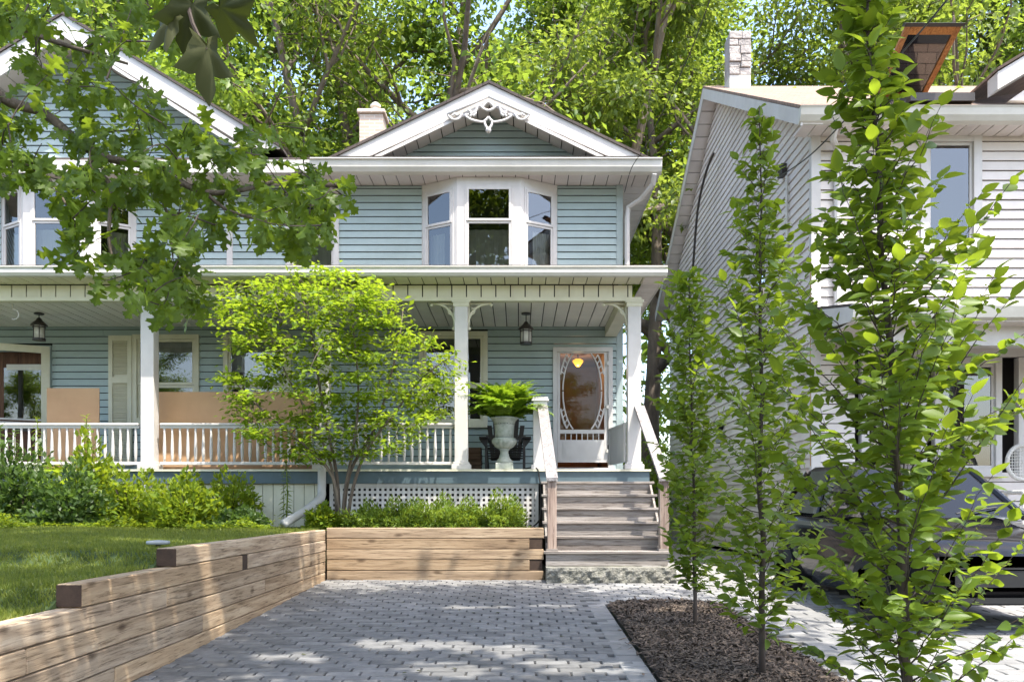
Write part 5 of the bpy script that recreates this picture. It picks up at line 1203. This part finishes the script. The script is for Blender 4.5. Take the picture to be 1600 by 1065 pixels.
# adirondack chair behind the urn
AC = thing('adirondack_chair', 'black wooden slatted armchair behind the urn', 'chair', (PX(790, 14.1), 14.1, DK)); ax_, ay = PX(790, 14.1), 14.0
for s_ in (-1, 1):
    x = ax_+s_*.30
    part('leg', 'chair', AC, (x-.02, x+.02, ay-.35, ay-.26, DK, DK+.52)); b = MB(); b.hexa([(x-.02, ay-.3, DK+.30), (x+.02, ay-.3, DK+.30), (x+.02, ay+.55, DK), (x-.02, ay+.55, DK), (x-.02, ay-.3, DK+.40), (x+.02, ay-.3, DK+.40), (x+.02, ay+.55, DK+.10), (x-.02, ay+.55, DK+.10)]); b.build('leg', 'chair', AC)
    b = MB(); b.hexa([(x-.07+s_*.04, ay-.45, DK+.52), (x+.07+s_*.04, ay-.45, DK+.52), (x+.05, ay+.4, DK+.50), (x-.05, ay+.4, DK+.50), (x-.07+s_*.04, ay-.45, DK+.545), (x+.07+s_*.04, ay-.45, DK+.545), (x+.05, ay+.4, DK+.525), (x-.05, ay+.4, DK+.525)]); b.build('armrest', 'chair', AC)
    b = MB(); b.xprism([(ay-.25, DK+.52), (ay-.26, DK+.30), (ay-.12, DK+.52)], x-.015, x+.015) if False else b.prism([(x, DK+.52), (x+s_*.12, DK+.52), (x, DK+.36)], ay-.31, ay-.29); b.build('arm_brace', 'chair', AC)
for i in range(6): t = i/5; b = MB(); y0 = ay-.32+.09*i; z0 = DK+.40-.035*i; b.cbox(ax_-.28, ax_+.28, y0, y0+.08, z0, z0+.02, .003); b.build('seat_slat', 'chair', AC)
for i in range(7):
    o = (i-3)*.08; top = DK+1.0-.022*(i-3)**2; b = MB(); x0 = ax_+o*.85; x1 = ax_+o*1.15
    b.hexa([(x0-.035, ay+.2, DK+.2), (x0+.035, ay+.2, DK+.2), (x0+.035, ay+.22, DK+.2), (x0-.035, ay+.22, DK+.2), (x1-.038, ay+.48, top), (x1+.038, ay+.48, top), (x1+.038, ay+.5, top), (x1-.038, ay+.5, top)]); b.build('back_slat', 'chair', AC)
part('back_rail', 'chair', AC, (ax_-.33, ax_+.33, ay+.37, ay+.40, DK+.55, DK+.62))
# wooden crate
cx0, cx1 = PX(735, 14.0)-.12, PX(751, 14.0); CR = thing('crate', 'small dark wooden crate beside the black armchair', 'crate', (cx0, 14, DK))
for i in range(4): part('slat', 'crate', CR, (cx0, cx1, 13.9, 13.915, DK+.01+.1*i, DK+.095+.1*i)); part('slat', 'crate', CR, (cx0, cx1, 14.2, 14.215, DK+.01+.1*i, DK+.095+.1*i)); part('slat', 'crate', CR, (cx1-.001, cx1+.013, 13.916, 14.199, DK+.01+.1*i, DK+.095+.1*i)); part('slat', 'crate', CR, (cx0-.013, cx0+.001, 13.916, 14.199, DK+.01+.1*i, DK+.095+.1*i))
part('base', 'crate', CR, (cx0+.002, cx1-.002, 13.917, 14.198, DK+.001, DK+.012))
# brown boards
def sheet(xa, xb, yt, Yb, Yt, label):
    za, zt = DK, PZ(yt, Yt); b = MB(); b.hexa([(PX(xa, Yb), Yb, za), (PX(xb, Yb), Yb, za), (PX(xb, Yb), Yb+.015, za), (PX(xa, Yb), Yb+.015, za), (PX(xa, Yt), Yt, zt), (PX(xb, Yt), Yt, zt), (PX(xb, Yt), Yt+.015, zt), (PX(xa, Yt), Yt+.015, zt)])
    tag(b.build('board', 'board'), label, 'board', 'brown boards leaning on the porch')
sheet(73, 155, 606, 13.35, 13.5, 'square plain brown board behind the left railing near the open storm door'); sheet(247, 490, 612, 13.2, 13.32, 'long plain brown board behind the middle railing and shrub')
# lanterns
def lantern(px_, y_top, y_body, Y, label):
    x = PX(px_, Y); L = thing('lantern', label, 'lantern', (x, Y, 4.1), 'dark lanterns hanging from the porch ceiling'); z0 = 4.103
    zb, zt = PZ(y_body, Y), PZ(y_body, Y)+.24
    MB().lathe([(.075, -.025), (.075, -.008), (.05, 0)], x, Y, z0, 16).build('ceiling_plate', 'iron', L)
    MB().tube([(x, Y, zt+.1), (x, Y, z0-.02)], .008, 6).build('rod', 'iron', L)
    MB().lathe([(.128, zt), (.125, zt+.012), (.10, zt+.04), (.05, zt+.085), (.03, zt+.12), (.012, zt+.13)], x, Y, 0, 16).build('roof', 'iron', L, True)
    MB().lathe([(.085, zb+.02), (.085, zt-.002)], x, Y, 0, 20).build('glass', 'lampglass', L, True)
    b = MB()
    for k in range(6): a = k*math.pi/3; b.tube([(x+.092*math.cos(a), Y+.092*math.sin(a), zb), (x+.092*math.cos(a), Y+.092*math.sin(a), zt)], .007, 5)
    for zz in (zb, zb+.02, zt-.035): b.lathe([(.099, zz), (.099, zz+.014)], x, Y, 0, 20)
    b.build('cage', 'iron', L)
lantern(822, 485, 538, 13.9, 'dark lantern with frosted glass left of the screen door'); lantern(61, 480, 532, 13.9, 'dark lantern with frosted glass near the left storm door')
x = PX(20, 13.1); b = MB(); b.tube([(x, 13.1, 4.06), (x, 13.1, 3.98)]+[(x+.02+.07*math.sin(R(a)), 13.1, 3.9+.075*math.cos(R(a))) for a in range(-20, 230, 25)], .009, 6)
tag(b.build('hook', 'gutter', None, True), 'white hanging hook under the porch beam at far left', 'hook')
# hall lamp
hx_, hy_ = PX(903, 16.5), 16.5; HL = thing('hall_lamp', 'glowing amber lamp seen through the screen door', 'lamp', (hx_, hy_, 3.6))
z0 = PZ(572, 16.5); MB().lathe([(.03, 0), (.06, .03), (.10, .08), (.10, .11), (.05, .14)], hx_, hy_, z0, 16).build('shade', 'yellow', HL, True); MB().tube([(hx_, hy_, z0+.135), (hx_, hy_, 3.89)], .012, 6).build('rod', 'iron', HL)
pl_ = bpy.data.lights.new('hall_lamp_bulb', 'POINT'); pl_.energy = 3; pl_.color = (1, .72, .42); pl_.shadow_soft_size = .06; plo = bpy.data.objects.new('hall_lamp_bulb', pl_); COL.objects.link(plo); plo.parent = HL; plo.location = Vector((hx_, hy_, z0-.08))-ORG[HL.name]
# hose, utility box, path light
b = MB(); b.tube(spl([(PX(820, 13), 12.95, DK+.012), (PX(838, 12.85), 12.84, DK+.02), (PX(843, 12.8), 12.82, 1.4), (PX(846, 12.7), 12.75, 1.1), (PX(843, 12.5), 12.6, .8), (PX(830, 12.3), 12.4, .69)], 5), .011, 7)
tag(b.build('hose', 'black', None, True), 'black hose hanging from the porch edge over the lattice', 'hose')
part_ = MB(); x = PX(222, 12.88); part_.cbox(x-.08, x+.08, 12.86, 12.92, PZ(780, 12.9), PZ(757, 12.9), .008); part_.box(x-.06, x+.06, 12.85, 12.862, PZ(776, 12.9), PZ(762, 12.9)); tag(part_.build('utility_box', 'plastic'), 'small grey utility box on the skirting below the first post', 'box')
PLT = thing('path_light', 'low grey path light on the lawn behind the timber wall end', 'light', (PX(247, 6.9), 6.9, .6)); x = PX(247, 6.9)
MB().lathe([(.02, .5), (.02, .69)], x, 6.9, 0, 10).build('stake', 'black', PLT); MB().lathe([(.085, .695), (.09, .71), (.085, .722), (.02, .728)], x, 6.9, 0, 18).build('cap', 'plastic', PLT, True)
# meter and vent on the grey side wall
my = NX*F/(1131-XV); m_ = thing('electric_meter', 'grey electric meter on the side wall of the grey house', 'meter', (NX, my, PZ(680, my)))
part('meter_box', 'plastic', m_, (NX-.14, NX-.022, my-.16, my+.16, PZ(692, my), PZ(676, my)), c=.01)
b = MB(); b.lathe([(.11, 0), (.11, -.08), (.07, -.11)], NX-.03, my, PZ(664, my), 14, None, 'x'); b.build('dial', 'black', m_)
wy = NX*F/(1229-XV); v_ = thing('service_head', 'dark cable box on the grey wall where the cable lands', 'cable box', (NX, wy, PZ(270, wy))); part('case', 'iron', v_, (NX-.12, NX-.022, wy-.1, wy+.1, PZ(276, wy), PZ(258, wy)), c=.01)
MB().tube([(NX-.06, wy-.2, PZ(282, wy)), (NX-.06, wy-.2, 1.6)], .022, 7).build('conduit', 'gutter', v_)
b = MB(); b.tube(spl([P(1224, 278, wy-.1)+Vector((-.1, 0, 0)), P(1262, 246, 11.8), P(1318, 190, 10.6), P(1390, 105, 9.2), P(1480, 0, 7.6), P(1640, -210, 5.5)], 4), .009, 6); tag(b.build('cable', 'black', None, True), 'overhead service cable running up from the grey wall', 'cable')
b = MB(); b.tube(spl([P(1082, 430, 20.5), P(1090, 330, 20), P(1103, 270, 19.2), P(1115, 240, 18.6)], 4), .028, 6); tag(b.build('cable', 'iron', None, True), 'thick dark cable running up the soffit of the grey gable', 'cable')
b = MB(); b.tube(spl([P(976, 300, 14.9), P(987, 262, 14.3), P(1010, 225, 13.0), P(1075, 90, 10.5), P(1130, -60, 8)], 5), .006, 5); tag(b.build('cable', 'black', None, True), 'thin cable rising from the corner of the blue house', 'cable')

# ================================================================== CAR
CX, CY, CZ = 4.08, 7.25, gz(8.5)
CAR = thing('parked_car', 'glossy black car parked on the paving behind the young trees', 'car', (CX, CY, CZ))
L_, Wd = 3.95, .85
def carpt(sx, y, z): return (CX+sx, CY+y, CZ+z)
st = [(0.0, .55, .34, .56), (.06, .70, .24, .66), (.25, .79, .2, .74), (.7, .84, .2, .84), (1.1, .85, .2, .92), (1.8, .86, .2, .95), (2.8, .86, .2, .97), (3.5, .84, .22, .98), (3.85, .76, .28, .95), (3.95, .66, .36, .85)]
b = MB(); prof_n = 11
for (y, hw, zb, zt) in st:
    pr = [(-hw*.86, zb), (-hw*.97, zb+.10), (-hw, zb+.30), (-hw*.99, zt-.12), (-hw*.93, zt-.03), (-hw*.6, zt+.035), (0, zt+.05)]; pr = pr+[(-x, z) for x, z in reversed(pr[:-1])]
    for x, z in pr: b.v.append(carpt(x, y, z))
k = 13
for i in range(len(st)-1):
    for j in range(k): a, c = i*k+j, i*k+(j+1) % k; b.f.append((a, c, c+k, a+k))
b.f += [tuple(range(k)), tuple(reversed(range((len(st)-1)*k, len(st)*k)))]
body = b.build('body', 'carpaint', CAR, True)
# cabin: pillars and roof, glass between
cab = [(-.76, 1.0, .95), (.76, 1.0, .95), (.60, 1.72, 1.44), (-.60, 1.72, 1.44), (-.62, 3.05, 1.47), (.62, 3.05, 1.47), (.74, 3.75, 1.0), (-.74, 3.75, 1.0)]
q = [Vector(carpt(*p)) for p in cab]
rfm = MB(); rfm.hexa([tuple(q[3]), tuple(q[2]), tuple(q[5]), tuple(q[4]), tuple(q[3]+Vector((.06, .05, .05))), tuple(q[2]+Vector((-.06, .05, .05))), tuple(q[5]+Vector((-.06, -.05, .05))), tuple(q[4]+Vector((.06, -.05, .05)))]); rfm.build('roof', 'carpaint', CAR)
for a, c in ((0, 3), (1, 2), (4, 7), (5, 6)): MB().tube([tuple(q[a]), tuple(q[c])], .035, 6).build('pillar', 'carpaint', CAR)
for s_ in (-1, 1): MB().tube([carpt(s_*.75, 2.35, .96), carpt(s_*.61, 2.35, 1.44)], .03, 6).build('pillar', 'carpaint', CAR)
def pane(nm, *ids): MB().add([tuple(q[i]) for i in ids], [tuple(range(len(ids)))]).build(nm, 'car_glass', CAR)
pane('windshield', 0, 1, 2, 3); pane('rear_window', 4, 5, 6, 7); pane('side_window', 0, 3, 4, 7); pane('side_window', 2, 1, 6, 5)
part('seats', 'tyre', CAR, (CX-.6, CX+.6, CY+2.0, CY+2.2, CZ+.5, CZ+1.2))
for s_ in (-1, 1):
    b = MB(); b.cbox(CX+s_*.95-.09, CX+s_*.95+.09, CY+1.15, CY+1.22, CZ+.93, CZ+1.06, .02); b.build('mirror', 'carpaint', CAR)
    b = MB(); b.tube([carpt(s_*.62, .09, .6), carpt(s_*.77, .28, .66)], .07, 8); b.build('headlight', 'glass', CAR, True)
    b = MB(); b.tube([carpt(s_*.1, 1.0, .99), carpt(s_*.55, 1.12, 1.05)], .008, 5); b.build('wiper', 'black', CAR)
part('grille', 'black', CAR, (CX-.42, CX+.42, CY-.012, CY+.05, CZ+.38, CZ+.52)); part('bumper_trim', 'black', CAR, (CX-.42, CX+.42, CY-.02, CY+.02, CZ+.53, CZ+.545)); part('lower_grille', 'black', CAR, (CX-.55, CX+.55, CY+.0, CY+.06, CZ+.24, CZ+.29))
for y in (.72, 3.2):
    for s_ in (-1, 1):
        x = CX+s_*(Wd-.04); tz_ = CZ+.30
        b = MB(); b.lathe([(.19, -.1), (.27, -.1), (.305, -.075), (.305, .075), (.27, .1), (.19, .1), (.19, -.1)], x, CY+y, tz_, 28, None, 'x'); wh = b.build('wheel', 'tyre', CAR, True)
        b = MB(); xo = x+s_*.06
        b.lathe([(.205, -.03), (.205, .03), (.18, .03), (.18, -.03), (.205, -.03)], xo, CY+y, tz_, 28, None, 'x'); b.lathe([(.045, -.025), (.045, .025)], xo, CY+y, tz_, 14, None, 'x')
        for kk in range(5):
            a = kk*2*math.pi/5+.3
            for da in (-.14, .14): b.tube([(xo, CY+y+.04*math.cos(a), tz_+.04*math.sin(a)), (xo, CY+y+.185*math.cos(a+da), tz_+.185*math.sin(a+da))], .014, 5)
        b.build('rim', 'rim', wh)
# white wicker chair on the neighbour's porch
wx, wy2 = PX(1597, 12.2), 12.2; WC = thing('wicker_chair', 'white wicker chair with oval back by the grey house window', 'chair', (wx, wy2, .75))
b = MB()
ring = [(wx+.21*math.cos(R(a)), wy2, PZ(722, wy2)+.24*math.sin(R(a))) for a in range(0, 361, 15)]; b.tube(ring, .03, 7); b.build('back_frame', 'wicker', WC, True)
b = MB()
for i in range(-5, 6):
    u = i*.035; h = .24*math.sqrt(max(0, 1-(u/.21)**2)); b.tube([(wx+u, wy2, PZ(722, wy2)-h), (wx+u, wy2, PZ(722, wy2)+h)], .006, 4); 
    u2 = i*.042; h2 = .21*math.sqrt(max(0, 1-(u2/.24)**2)); b.tube([(wx-h2, wy2, PZ(722, wy2)+u2), (wx+h2, wy2, PZ(722, wy2)+u2)], .006, 4)
b.build('back_weave', 'wicker', WC); part('seat', 'wicker', WC, (wx-.26, wx+.26, wy2-.45, wy2+.02, 1.16, 1.22), c=.015)
for s_ in (-1, 1):
    for yq in (-.4, 0): MB().tube([(wx+s_*.22, wy2+yq, .75), (wx+s_*.22, wy2+yq, 1.16)], .02, 6).build('leg', 'wicker', WC)
part('porch_deck', 'stair', NB, (NX+.6, 14, PFY+.3, NY-.03, .1, .75))
